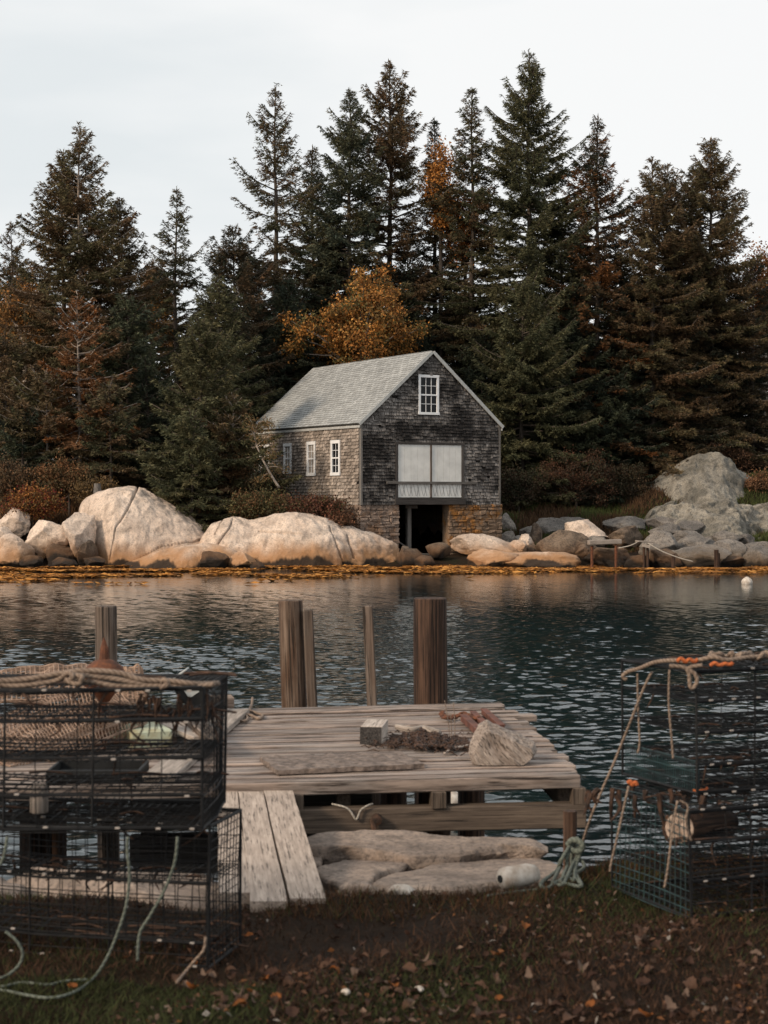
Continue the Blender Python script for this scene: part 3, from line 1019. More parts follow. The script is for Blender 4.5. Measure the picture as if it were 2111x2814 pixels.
def window(O, U, Nn, w, h, cols, rows_, blind=False, casing=0.10):
    """O: lower corner of the opening on the wall, U along the wall, Nn outwards."""
    O, U, Nn = Vector(O), Vector(U), Vector(Nn)
    Z = Vector((0, 0, 1))
    fr = MB()
    rot = Matrix((U, Nn, Z)).transposed()

    def bx(u0, u1, z0, z1, d0, d1):
        c = O + U * (u0 + u1) / 2 + Z * (z0 + z1) / 2 + Nn * (d0 + d1) / 2
        fr.box(c, ((u1 - u0) / 2, (d1 - d0) / 2, (z1 - z0) / 2), rot, 0.5, chamfer=0.004)
    cs = casing
    bx(0, cs, cs, h - cs, -0.01, 0.06); bx(w - cs, w, cs, h - cs, -0.01, 0.06)
    bx(-0.01, w + 0.01, h - cs, h + 0.01, -0.01, 0.064); bx(-0.02, w + 0.02, 0, cs, -0.01, 0.075)
    bx(cs, w - cs, h / 2 - 0.03, h / 2 + 0.03, 0.0, 0.045)
    fr_o = fr
    iw = w - 2 * cs
    mu = 0.022
    for i in range(1, cols):
        u = cs + iw * i / cols
        bx(u - mu / 2, u + mu / 2, cs, h / 2 - 0.03, 0.012, 0.034)
        bx(u - mu / 2, u + mu / 2, h / 2 + 0.03, h - cs, 0.012, 0.034)
    half = h / 2 - 0.03 - cs
    for zb in (cs, h / 2 + 0.03):
        for j in range(1, rows_):
            z = zb + half * j / rows_
            bx(cs, w - cs, z - mu / 2, z + mu / 2, 0.013, 0.033)
    f = fr_o.build('window', M['white_paint'], house)
    pm = MB()
    c = O + U * w / 2 + Z * h / 2 + Nn * 0.004
    pm.box(c, (iw / 2 + 0.005, 0.004, h / 2 - cs + 0.005), rot, 0.5)
    p_ = pm.build('pane', M['blind'] if blind else M['glass'], f)
    return f


window((wx0, -0.002, wz0), (1, 0, 0), (0, -1, 0), wx1 - wx0, wz1 - wz0, 3, 2, casing=0.10)
for i, (a, b, c, d) in enumerate(swl):
    f = window((-0.002, b, c), (0, -1, 0), (-1, 0, 0), b - a, d - c, 2, 2, blind=(i in (1, 2)), casing=0.13)
    if i in (1, 2): f['label'] = 'white window with a drawn pale blind'

# boat door
doorf = MB()
doorf.box(((dx0 + dx1) / 2, -0.03, dz1 + 0.045), ((dx1 - dx0) / 2 + 0.14, 0.05, 0.05), None, chamfer=0.006)
for x in (dx0 - 0.065, dx1 + 0.065):
    doorf.box((x, -0.03, (dz0 + dz1) / 2 - 0.05), ((dz1 - dz0) / 2 + 0.05, 0.045, 0.055), Matrix(((0, 0, 1), (0, 1, 0), (1, 0, 0))), chamfer=0.006)
doorf.box(((dx0 + dx1) / 2, -0.045, dz0 - 0.16), ((dx1 - dx0) / 2 + 0.16, 0.08, 0.13), None, chamfer=0.01)
doorf.build('door_frame', M['dark_wood'], house)
xm = front_l(1183, 1300)[0]
for (a, b) in ((dx0, xm - 0.02), (xm + 0.02, dx1)):
    mb = MB()
    n_ = 5
    for i in range(n_):
        u0 = a + (b - a) * i / n_; u1 = a + (b - a) * (i + 1) / n_
        mb.box(((u0 + u1) / 2, -0.022, (dz0 + dz1) / 2), ((u1 - u0) / 2 - 0.002, 0.02, (dz1 - dz0) / 2), None, chamfer=0.005)
    dr = mb.build('barn_door', M['door_paint'], house)
    xr = MB()   # dark scratched zigzag near the bottom of each leaf
    zl, zh = dz0 + 0.06, dz0 + (dz1 - dz0) * 0.27
    k = 9
    for i in range(k):
        u0 = a + (b - a) * (i + 0.15) / k; u1 = a + (b - a) * (i + 0.95) / k
        za, zb = (zl, zh) if i % 2 else (zh, zl)
        xr.board((u0, -0.045, za), (u1, -0.045, zb), 0.005, 0.012, up=(0, 1, 0))
        if i % 2: xr.board((u0, -0.047, zb), (u1, -0.047, za), 0.004, 0.012, up=(0, 1, 0))
    xr.build('lattice_line', M['grey_trim'], dr)
mb = MB()
mb.box((xm, -0.045, (dz0 + dz1) / 2), ((dz1 - dz0) / 2, 0.03, 0.035), Matrix(((0, 0, 1), (0, 1, 0), (1, 0, 0))), chamfer=0.004)
mb.build('centre_post', M['pile_grey'], house)
zb_ = front_l(1180, 1327)[1]
mb = MB()
mb.box(((front_l(1060, 1327)[0] + front_l(1308, 1327)[0]) / 2, -0.095, zb_), ((front_l(1308, 1327)[0] - front_l(1060, 1327)[0]) / 2, 0.03, 0.05), None, chamfer=0.006)
mb.build('crossbar', M['grey_trim'], house)

# stone foundation
ZB = -ZS - 0.3


def stone_wall(name, O, U, Nn, L_, H_, mat, thick=0.55, seed=1):
    rg = random.Random(seed)
    O, U, Nn = Vector(O), Vector(U), Vector(Nn)
    Z = Vector((0, 0, 1))
    rot = Matrix((U, Nn, Z)).transposed()
    mb = MB()
    mb.box(O + U * L_ / 2 - Nn * thick / 2 + Z * H_ / 2, (L_ / 2 - 0.03, thick / 2 - 0.03, H_ / 2), rot, 0.2)
    z = 0.0
    while z < H_ - 0.02:
        h = min(rg.uniform(0.09, 0.22), H_ - z)
        if H_ - z - h < 0.08: h = H_ - z
        u = 0.0
        while u < L_ - 0.01:
            w = min(rg.uniform(0.10, 0.48), L_ - u)
            if L_ - u - w < 0.12: w = L_ - u
            dpt = rg.uniform(0.015, 0.07)
            c = O + U * (u + w / 2) + Z * (z + h / 2) + Nn * (dpt / 2 - 0.05)
            mb.box(c, (w / 2 - 0.004, 0.05 + dpt / 2, h / 2 - 0.003), rot @ Matrix.Rotation(rg.uniform(-0.07, 0.07), 3, 'Y'), rg.random(), jit=0.028, chamfer=0.03)
            u += w
        z += h
    return mb.build(name, mat, house)


ox0 = front_l(1098, 1440)[0]; ox1 = front_l(1233, 1440)[0]
stone_wall('foundation_pier', (0.0, 0.03, ZB), (1, 0, 0), (0, -1, 0), ox0, -ZB, M['stone'], seed=2)
stone_wall('foundation_pier', (ox1, -0.02, ZB), (1, 0, 0), (0, -1, 0), HW + 0.10 - ox1, -ZB, M['stone_rust'], thick=0.6, seed=5)
stone_wall('foundation_wall', (0.0, HL, ZB), (0, -1, 0), (-1, 0, 0), HL - 0.10, -ZB, M['stone'], seed=7)
stone_wall('foundation_wall', (HW + 0.05, 0.12, ZB), (0, 1, 0), (1, 0, 0), HL - 0.2, -ZB, M['stone'], seed=8)
mb = MB()
mb.box((HW / 2, HL - 0.3, ZB / 2), (HW / 2 - 0.5, 0.2, -ZB / 2 - 0.01), None)
mb.build('foundation_back', M['wall_core'], house)
mb = MB()
sx_ = front_l(1152, 1440)[0]
mb.box((sx_, 0.9, -1.12), (1.1, 0.09, 0.09), Matrix(((0, 0, 1), (0, 1, 0), (1, 0, 0))), chamfer=0.01)
mb.box((sx_ + 0.1, 0.9, -0.09), (0.28, 0.09, 0.07), None, chamfer=0.01)
mb.build('support_post', M['grey_trim'], house)
for i, (a, b, w) in enumerate([((sx_ - 1.0, 0.5, -1.3), (sx_ + 0.15, 0.35, -2.05), 0.12), ((sx_ - 0.9, 0.1, -2.0), (sx_ + 0.95, -0.25, -2.18), 0.16), ((sx_ - 0.1, 0.4, -1.98), (sx_ + 1.0, 0.1, -2.02), 0.14)]):
    mb = MB()
    a = house.matrix_world @ Vector(a) if False else a
    Rm = Matrix.Rotation(ANG, 3, 'Z')
    A = Rm @ Vector(a) + Vector((HB.x, HB.y, ZS)); B = Rm @ Vector(b) + Vector((HB.x, HB.y, ZS))
    mb.board(A, B, w, 0.05, chamfer=0.006)
    o = mb.build('loose_board', M['grey_trim'])
    tag(o, ['grey board slanting down inside the boat opening', 'long grey board lying across the mouth of the boat opening', 'shorter grey board lying behind the long one in the boat opening'][i], 'board')

# ------------------------------------------------------------------ trees
GREEN = np.array([0.078, 0.084, 0.044]); DEEP = np.array([0.030, 0.040, 0.027]); OLIVE = np.array([0.102, 0.092, 0.045])
BROWN = np.array([0.130, 0.078, 0.042]); RUST = np.array([0.20, 0.082, 0.028]); BLUEG = np.array([0.062, 0.080, 0.058])


def norm(a):
    return a / np.maximum(np.linalg.norm(a, axis=-1, keepdims=True), 1e-9)


def spruce(name, label, top_px, top_py, Y, Rm, k=2.2, c1=GREEN, c2=BROWN, mix=0.45, gaps=0.12, base_f=0.08, seed=0, dens=1.0, bark='bark', group=None, lean=0.0, twig=1.0, cat='spruce tree', spread=0.25, zbase=None):
    """Spruce with whorled limbs and thousands of needle sprays; crown and trunk are its parts."""
    rg = np.random.default_rng(1000 + seed)
    tp = P(top_px * 1.2725, top_py * 1.2725, Y)
    zb = float(fz(tp.x, Y)) - 0.25 if zbase is None else zbase
    H = tp.z - zb
    root = thing(name, label, cat, (tp.x - lean, Y, zb), 0.0, group)
    wood = MB()
    # trunk
    rt = 0.011 * H + 0.03
    npt = 12
    tx = lambda z: lean * (z / H) ** 1.5 + 0.05 * math.sin(z * 0.7 + seed)
    pts = [Vector((tx(H * i / (npt - 1)) if i else 0, 0.04 * math.sin(i + seed), H * i / (npt - 1))) for i in range(npt)]
    wood.tube(pts, [rt * (1 - 0.93 * (i / (npt - 1))) * (1.35 if i == 0 else 1) for i in range(npt)], 7)
    cen = []; axs = []; lens = []; tint = []
    z = base_f * H
    zc = base_f * H
    ecc = rg.normal(0, 0.12, 6)
    while z < H - 0.12:
        u = (H - z) / (H - zc)
        prof = (1 - math.exp(-k * u)) / (1 - math.exp(-k))
        nb = int(rg.integers(5, 8)) if u > 0.1 else 5
        a0 = rg.random() * 6.28
        whorl = rg.uniform(0.82, 1.12)
        for b in range(nb):
            if rg.random() < gaps: continue
            az = a0 + b * 6.283 / nb + rg.normal(0, 0.3)
            asym = 1 + ecc[0] * math.cos(az) + ecc[1] * math.sin(az) + ecc[2] * math.sin(az * 2 + z) + 0.5 * ecc[3] * math.sin(z * 1.3 + az)
            L = 0.10 + Rm * 1.0 * prof * whorl * asym * rg.uniform(1 - 2.0 * spread, 1 + 0.7 * spread)
            e0 = 0.75 * (1 - u) ** 2.2 + 0.10 - 0.38 * u + rg.normal(0, 0.10)
            zz0 = z + rg.normal(0, 0.10)
            droop = 0.22 * u * rg.uniform(0.5, 1.5)
            ns = max(4, int(L / 0.30))
            s = np.linspace(0, 1, ns + 1)
            bend = rg.normal(0, 0.22)
            ang = az + bend * s
            r_ = L * s * math.cos(e0)
            bx = np.cumsum(np.r_[0, np.diff(r_)] * np.cos(ang)); by = np.cumsum(np.r_[0, np.diff(r_)] * np.sin(ang))
            bz = L * (math.sin(e0) * s - droop * s ** 1.6 + 0.20 * s ** 3.5)
            bp = np.stack([bx + tx(max(z, 0.01)), by, bz + zz0], 1)
            wood.tube([Vector(q) for q in bp[:: max(1, ns // 4)]], [0.016 + 0.010 * L * (1 - i / 5.0) for i in range(len(bp[:: max(1, ns // 4)]))], 3, cap=False)
            # twigs
            nt_ = max(8, int(L / 0.035 * dens))
            st = rg.uniform(0.12, 1.0, nt_) ** 0.85
            pos = np.stack([np.interp(st, s, bp[:, i]) for i in range(3)], 1)
            dirv = np.array([math.cos(az + bend * 0.7), math.sin(az + bend * 0.7), 0.0])
            perp = np.array([-dirv[1], dirv[0], 0.0])
            sd = np.where(rg.random(nt_) < 0.5, -1, 1)
            sw = rg.uniform(0.5, 1.25, nt_)
            td = dirv[None] * np.cos(sw)[:, None] + perp[None] * (np.sin(sw) * sd)[:, None]
            td[:, 2] += rg.normal(-0.12, 0.13, nt_)
            td = norm(td)
            tl = (0.18 + 0.26 * np.minimum(L, 3.5) * (1.02 - st)) * rg.uniform(0.5, 1.15, nt_) * twig
            # sprays along each twig
            m = np.maximum(4, (tl / 0.040).astype(int))
            ti = np.repeat(np.arange(nt_), m)
            fr = rg.random(len(ti))
            hang = -0.20 * (fr ** 1.5) * tl[ti]
            c = pos[ti] + td[ti] * (fr * tl[ti])[:, None] + rg.normal(0, 0.020, (len(ti), 3))
            c[:, 2] += hang
            ax = norm(td[ti] + rg.normal(0, 0.42, (len(ti), 3)) + np.array([0, 0, 0.08]))
            cen.append(c); axs.append(ax)
            lens.append(rg.uniform(0.09, 0.20, len(ti)) * (0.75 + 0.25 * min(L, 1)))
            bt = np.clip(mix * 0.92 + rg.normal(0, 0.28), 0, 1)
            tw_t = np.clip(bt + rg.normal(0, 0.16, nt_), 0, 1)
            tint.append(tw_t[ti])
        z += (0.25 + 0.27 * u) * rg.uniform(0.75, 1.25) / max(dens, 0.6) ** 0.3
    # leader
    n_l = 14
    cen.append(np.stack([np.full(n_l, tx(H)), np.zeros(n_l), H - rg.random(n_l) * 0.5], 1) + rg.normal(0, 0.02, (n_l, 3)))
    axs.append(norm(rg.normal(0, 0.4, (n_l, 3)) + np.array([0, 0, 1.0])))
    lens.append(rg.uniform(0.12, 0.22, n_l)); tint.append(np.full(n_l, mix))
    C = np.concatenate(cen); A = np.concatenate(axs); Ln = np.concatenate(lens); T = np.concatenate(tint)
    Wd = norm(np.cross(A, rg.normal(0, 1, A.shape)))
    wd = (Ln * rg.uniform(0.24, 0.40, len(Ln)))[:, None]
    v = np.stack([C - Wd * wd * 0.5, C + Wd * wd * 0.5, C + A * Ln[:, None]], 1).reshape(-1, 3)
    f = np.arange(len(v)).reshape(-1, 3)
    colr = 0.9 * (c1[None] * (1 - T[:, None]) + c2[None] * T[:, None])
    colr = colr * rg.uniform(0.65, 1.4, len(T))[:, None]
    me = np_mesh('crown', v, f, np.repeat(colr, 3, 0))
    link_mesh('crown', me, M['foliage'], root)
    wood.build('trunk', M[bark], root, smooth=True)
    return root, len(T)


def broadleaf(name, label, cx, cy, hw, hh, Y, cols, seed=0, n_cl=70, per=240, leaf=0.11, bark='bark_pale', cat='tree', group=None, zbase=None, depth=None, clr=0.42, thin=1.0, lumpy=1.0):
    """Round-crowned tree or shrub: leaf clusters spread through an uneven ellipsoid on forking limbs. Zoomed-photo pixels."""
    rg = np.random.default_rng(5000 + seed)
    c = P(cx * 1.2725, cy * 1.2725, Y)
    kx = 1.2725 * Y / F
    hw_, hh_ = hw * kx, hh * kx
    dp = hw_ if depth is None else depth
    zb = float(fz(c.x, Y)) - 0.15 if zbase is None else zbase
    root = thing(name, label, cat, (c.x, Y, zb), 0.0, group)
    wood = MB()
    d = norm(rg.normal(0, 1, (n_cl, 3)))
    rr = rg.random(n_cl) ** 0.45
    lump = 1 + lumpy * 0.16 * np.sin(d[:, 0] * 5 + seed) + lumpy * 0.14 * np.sin(d[:, 2] * 5 + d[:, 1] * 3 + seed * 2)
    cl = d * (rr * lump)[:, None] * np.array([hw_, dp, hh_]) * 0.9
    cl[:, 2] += c.z - zb
    fork = Vector((0, 0, max(0.05, (c.z - zb) - hh_ * 0.75)))
    r0 = (0.02 + 0.016 * (c.z - zb + hh_)) * thin
    wood.tube([Vector((0, 0, 0)), fork], [r0, r0 * 0.8], 7, cap=False)
    for i in range(0, n_cl, 2):
        e = Vector(cl[i])
        mid = fork.lerp(e, 0.5) + Vector((rg.normal(0, 0.1), rg.normal(0, 0.1), 0.15 * hh_))
        wood.tube([fork, mid, e], [r0 * 0.45, r0 * 0.25, 0.008], 4, cap=False)
    ci = np.repeat(np.arange(n_cl), per)
    nL = len(ci)
    csz = rg.uniform(0.6, 1.4, n_cl)
    off = rg.normal(0, 1, (nL, 3)) * np.array([1, 1, 0.75]) * (clr * csz[ci])[:, None]
    C = cl[ci] + off
    A = norm(rg.normal(0, 1, (nL, 3)) + np.array([0, 0, -0.3]))
    Wd = norm(np.cross(A, rg.normal(0, 1, (nL, 3))))
    ln = (leaf * rg.uniform(0.6, 1.4, nL))[:, None]
    v = np.stack([C - A * ln * 0.5, C + Wd * ln * 0.32, C + A * ln * 0.5, C - Wd * ln * 0.32], 1).reshape(-1, 3)
    f = np.arange(len(v)).reshape(-1, 4)
    cols = np.array(cols)
    cc = rg.integers(0, len(cols), n_cl)
    pick = np.where(rg.random(nL) < 0.65, cc[ci], rg.integers(0, len(cols), nL))
    colr = cols[pick] * rg.uniform(0.6, 1.4, nL)[:, None]
    keep = v.reshape(-1, 4, 3)[:, :, 2].min(1) > 0.02
    v = v.reshape(-1, 4, 3)[keep].reshape(-1, 3); colr = colr[keep]
    f = np.arange(len(v)).reshape(-1, 4)
    link_mesh('crown', np_mesh('crown', v, f, np.repeat(colr, 4, 0)), M['foliage'], root)
    wood.build('trunk', M[bark], root, smooth=True)
    return root


total = 0
TREES = [
    # label, x, y (zoomed photo), Y, R, k, c1, c2, mix, gaps, base, dens, bark
    ('slim pale spruce top at the far left of the skyline', 25, 480, 92, 2.4, 2.0, OLIVE, BROWN, .5, .25, .1, .9, 'bark'),
    ('tall brown-green spruce on the left, its tip the highest left of the gap', 172, 275, 76, 4.3, 2.2, OLIVE, BROWN, .6, .22, .1, 1.0, 'bark_pale'),
    ('spruce merged into the left side of the tall left spruce', 136, 322, 77, 3.4, 2.2, OLIVE, BROWN, .55, .18, .1, 1.0, 'bark'),
    ('lower spruce leaning out right of the tall left spruce', 258, 430, 78, 3.4, 2.4, OLIVE, BROWN, .5, .15, .1, 1.0, 'bark'),
    ('slender ragged spruce standing alone in the skyline gap', 380, 405, 82, 2.6, 2.0, GREEN, BROWN, .35, .30, .1, .85, 'bark'),
    ('open spruce with long bare-spaced limbs left of centre', 595, 188, 83, 4.9, 1.5, GREEN, BROWN, .5, .42, .1, .75, 'bark'),
    ('short dark spruce squeezed right of the open-limbed spruce', 675, 315, 86, 3.0, 2.2, GREEN, BROWN, .4, .15, .1, .9, 'bark'),
    ('dense grey-green spruce with a narrow neck, centre', 755, 194, 83, 3.7, 2.6, BLUEG, OLIVE, .4, .10, .1, 1.05, 'bark'),
    ('tall reddish-brown spruce, second highest on the skyline', 843, 130, 85, 4.1, 2.5, OLIVE, BROWN, .7, .14, .1, 1.0, 'bark'),
    ('small spruce tip poking up behind the orange tree', 940, 255, 87, 2.6, 2.2, DEEP, BROWN, .3, .25, .1, .9, 'bark'),
    ('thin spruce with a bare tufted tip left of the tallest', 1020, 190, 84, 3.0, 2.2, GREEN, BROWN, .45, .22, .1, .95, 'bark'),
    ('tallest and broadest spruce of the skyline', 1142, 115, 83, 4.9, 2.6, GREEN, OLIVE, .45, .12, .1, 1.1, 'bark'),
    ('narrow dark red-tipped spruce right of the tallest', 1290, 250, 82, 3.1, 2.2, DEEP, RUST, .35, .12, .1, 1.0, 'bark'),
    ('left one of the twin-topped brown spruces on the right', 1410, 340, 82, 3.0, 2.8, OLIVE, BROWN, .6, .15, .1, 1.0, 'bark'),
    ('right one of the twin-topped brown spruces', 1442, 352, 83, 3.0, 2.8, OLIVE, BROWN, .6, .15, .1, 1.0, 'bark'),
    ('small dark spruce tip left of the rightmost tall spruce', 1495, 362, 86, 2.5, 2.4, DEEP, BROWN, .4, .2, .1, .9, 'bark'),
    ('tall full spruce at the right end of the skyline', 1535, 298, 84, 4.0, 2.8, OLIVE, BROWN, .5, .12, .1, 1.05, 'bark'),
    # middle ground
    ('bright green young spruce with spiky tip above the left rocks', 432, 690, 68.2, 3.3, 2.3, OLIVE, GREEN, .4, .04, .0, 1.35, 'bark'),
    ('half-dead rust-brown spruce with a pale bare trunk on the left', 170, 640, 71, 2.5, 2.4, RUST, BROWN, .45, .30, .12, .9, 'bark_pale'),
    ('blue-green young spruce left of the orange birch', 620, 598, 80.5, 2.9, 2.4, BLUEG, GREEN, .4, .05, .0, 1.25, 'bark'),
    ('bushy green spruce rising behind the right side of the boathouse', 1127, 600, 79.5, 4.2, 2.4, GREEN, OLIVE, .4, .05, .0, 1.3, 'bark'),
    ('brown-green spruce at the left edge below the pale tip', 60, 588, 80, 3.5, 2.4, OLIVE, BROWN, .5, .1, .05, 1.0, 'bark'),
    ('spruce in shade between the rusty spruce and the green young one', 275, 640, 75, 3.0, 2.4, GREEN, BLUEG, .4, .06, .05, 1.1, 'bark'),
    ('spruce with orange-tinged top under the slender ragged one', 330, 560, 84, 2.8, 2.4, OLIVE, RUST, .35, .1, .05, 1.0, 'bark'),
    ('drooping spruce on the left edge above the orange shrubs', 12, 715, 72.5, 3.2, 2.4, OLIVE, BROWN, .5, .12, .04, 1.05, 'bark'),
    ('ragged brown spruce low on the left behind the tall dome', 100, 800, 70.5, 2.8, 2.4, OLIVE, BROWN, .55, .2, .05, 1.0, 'bark_pale'),
    ('low spreading spruce directly above the tall granite dome', 238, 830, 70, 2.6, 2.4, GREEN, BROWN, .45, .15, .02, 1.05, 'bark'),
    ('dark spruce shoulder left of the open-limbed spruce', 505, 490, 79, 3.8, 2.6, DEEP, BROWN, .35, .1, .05, 1.0, 'bark'),
    ('olive spruce between the green young one and the dark shoulder', 470, 600, 74.5, 3.0, 2.4, OLIVE, GREEN, .5, .06, .0, 1.15, 'bark'),
    ('thin brown dying spruce close to the left corner of the boathouse', 502, 850, 67.6, 1.9, 2.4, BROWN, OLIVE, .5, .22, .0, 1.0, 'bark_pale'),
    ('small spruce spilling over the rock between the two domes', 415, 890, 65.9, 2.3, 2.2, GREEN, OLIVE, .4, .06, .03, 1.25, 'bark'),
    ('deep-shaded spruce behind the orange birch', 720, 480, 84, 3.6, 2.6, DEEP, BROWN, .3, .06, .05, .9, 'bark'),
    ('shaded spruce behind the boathouse ridge', 880, 520, 84, 3.8, 2.6, DEEP, BROWN, .35, .06, .05, .9, 'bark'),
    ('shaded spruce right of the orange birch', 985, 610, 86, 3.4, 2.6, GREEN, BROWN, .45, .08, .05, 1.0, 'bark'),
    ('spruce filling the right flank of the tallest one', 1215, 430, 83, 3.8, 2.6, DEEP, OLIVE, .4, .08, .05, .95, 'bark'),
    ('dark spruce below the narrow red-tipped one', 1330, 520, 83.5, 3.6, 2.6, DEEP, BROWN, .35, .06, .03, 1.0, 'bark'),
    ('dark spruce right of the bushy green one', 1235, 660, 82, 3.6, 2.6, DEEP, GREEN, .4, .05, .0, 1.1, 'bark'),
    ('shaded spruce under the twin-topped spruces', 1395, 600, 84, 3.8, 2.6, DEEP, BROWN, .5, .06, .02, 1.0, 'bark'),
    ('shaded brown spruce left of the peaked outcrop', 1470, 540, 84.5, 3.8, 2.6, DEEP, BROWN, .55, .06, .02, 1.0, 'bark'),
    ('shaded spruce above the peaked outcrop', 1560, 560, 85, 3.8, 2.6, DEEP, BROWN, .5, .06, .04, 1.0, 'bark'),
    ('dark spruce at the right edge of the wood', 1625, 560, 85, 3.2, 2.6, DEEP, BROWN, .4, .12, .06, .9, 'bark'),
    ('low dark spruce on the grass right of the boathouse', 1330, 760, 81.5, 3.2, 2.4, DEEP, GREEN, .4, .05, .0, 1.1, 'bark'),
    ('low dark spruce left of the peaked outcrop', 1440, 780, 82.5, 3.0, 2.4, DEEP, BROWN, .4, .05, .0, 1.1, 'bark'),
]
for i, (lb, x, y, Y, Rm, k, c1, c2, mx, gp, bf, dn, bk) in enumerate(TREES):
    _, n_ = spruce('spruce', lb, x, y, Y, Rm, k, c1, c2, mx, gp, bf, seed=i, dens=dn, bark=bk)
    total += n_
for i, (x, y, Y, Rm) in enumerate([(48, 880, 70.3, 2.0), (318, 770, 73, 2.3), (545, 780, 78.5, 2.4), (690, 660, 83, 2.8), (1040, 720, 81, 2.8), (1190, 800, 81, 2.6), (1290, 830, 81, 2.4), (1415, 860, 83, 2.4), (1520, 850, 86, 2.6), (1600, 780, 88, 2.8), (890, 640, 83, 2.8)]):
    _, n_ = spruce('young_spruce', 'young dark spruce filling the lower edge of the wood', x, y, Y, Rm, 2.3, DEEP, GREEN, .35, .04, .0, seed=200 + i, dens=1.0, group='young spruces along the edge of the wood')
    total += n_
# deep-wood spruces behind: one built, the rest copies
proto, n_ = spruce('spruce', 'dark spruce deep in the wood, showing only between nearer trees', 40, 560, 96, 3.8, 2.6, DEEP, BROWN, .35, .04, .04, seed=77, dens=0.8, group='dark spruces deep in the wood')
total += n_
rg_ = random.Random(5)
for i in range(40):
    x = -20 + 92 * (i % 20) + rg_.uniform(-20, 20) + (46 if i >= 20 else 0)
    Y = rg_.uniform(90, 99) if i < 20 else rg_.uniform(99, 110)
    c = copy_tree(proto)
    X = (x * 1.2725 - CX) * Y / F
    c.location = (X, Y, float(fz(X, Y)) - 0.2)
    c.rotation_euler = (0, 0, rg_.uniform(0, 6.28))
    s_ = rg_.uniform(0.72, 0.95) * (0.85 if i >= 20 else 1)
    c.scale = (s_, s_, s_)
print('needle sprays', total)

GOLD = [(0.34, 0.15, 0.035), (0.26, 0.105, 0.024), (0.17, 0.075, 0.022), (0.42, 0.215, 0.06), (0.10, 0.085, 0.03), (0.12, 0.075, 0.025)]
broadleaf('birch', 'round orange-leaved birch behind the boathouse roof', 785, 722, 150, 112, 79, GOLD, seed=1, n_cl=260, per=190, leaf=0.13, cat='birch tree', clr=0.29, lumpy=2.0)
broadleaf('larch', 'slim orange autumn tree between the spruces above the roof', 952, 410, 40, 130, 84.5, [(0.42, 0.18, 0.045), (0.32, 0.13, 0.03), (0.22, 0.10, 0.03)], seed=2, n_cl=55, per=110, leaf=0.12, cat='tree', clr=0.30, depth=0.9, thin=0.4, bark='bark')
broadleaf('larch', 'orange-brown autumn tree right of the slim orange one', 1005, 500, 42, 120, 85, [(0.32, 0.12, 0.028), (0.24, 0.09, 0.025), (0.16, 0.07, 0.025)], seed=3, n_cl=50, per=110, leaf=0.12, cat='tree', clr=0.34, depth=1.0, thin=0.4, bark='bark')
broadleaf('maple', 'orange-leaved tree cut by the right edge', 1650, 640, 60, 110, 88, [(0.42, 0.18, 0.05), (0.28, 0.11, 0.035), (0.16, 0.07, 0.03)], seed=4, n_cl=70, per=150, leaf=0.13, cat='tree', clr=0.45)
broadleaf('maple', 'orange leaves glowing between trunks on the right', 1262, 590, 40, 80, 86, [(0.45, 0.2, 0.06), (0.28, 0.12, 0.04)], seed=5, n_cl=30, per=110, leaf=0.12, cat='tree', clr=0.4)
broadleaf('maple', 'rust-orange tree at the left edge of the wood', 55, 690, 55, 75, 78.5, [(0.28, 0.12, 0.03), (0.18, 0.09, 0.03), (0.10, 0.07, 0.03)], seed=6, n_cl=50, per=130, leaf=0.12, cat='tree', clr=0.4)
broadleaf('maple', 'small orange tree in the skyline gap on the left', 310, 690, 30, 50, 80, [(0.36, 0.16, 0.04), (0.2, 0.10, 0.03)], seed=7, n_cl=26, per=110, leaf=0.11, cat='tree', clr=0.35)

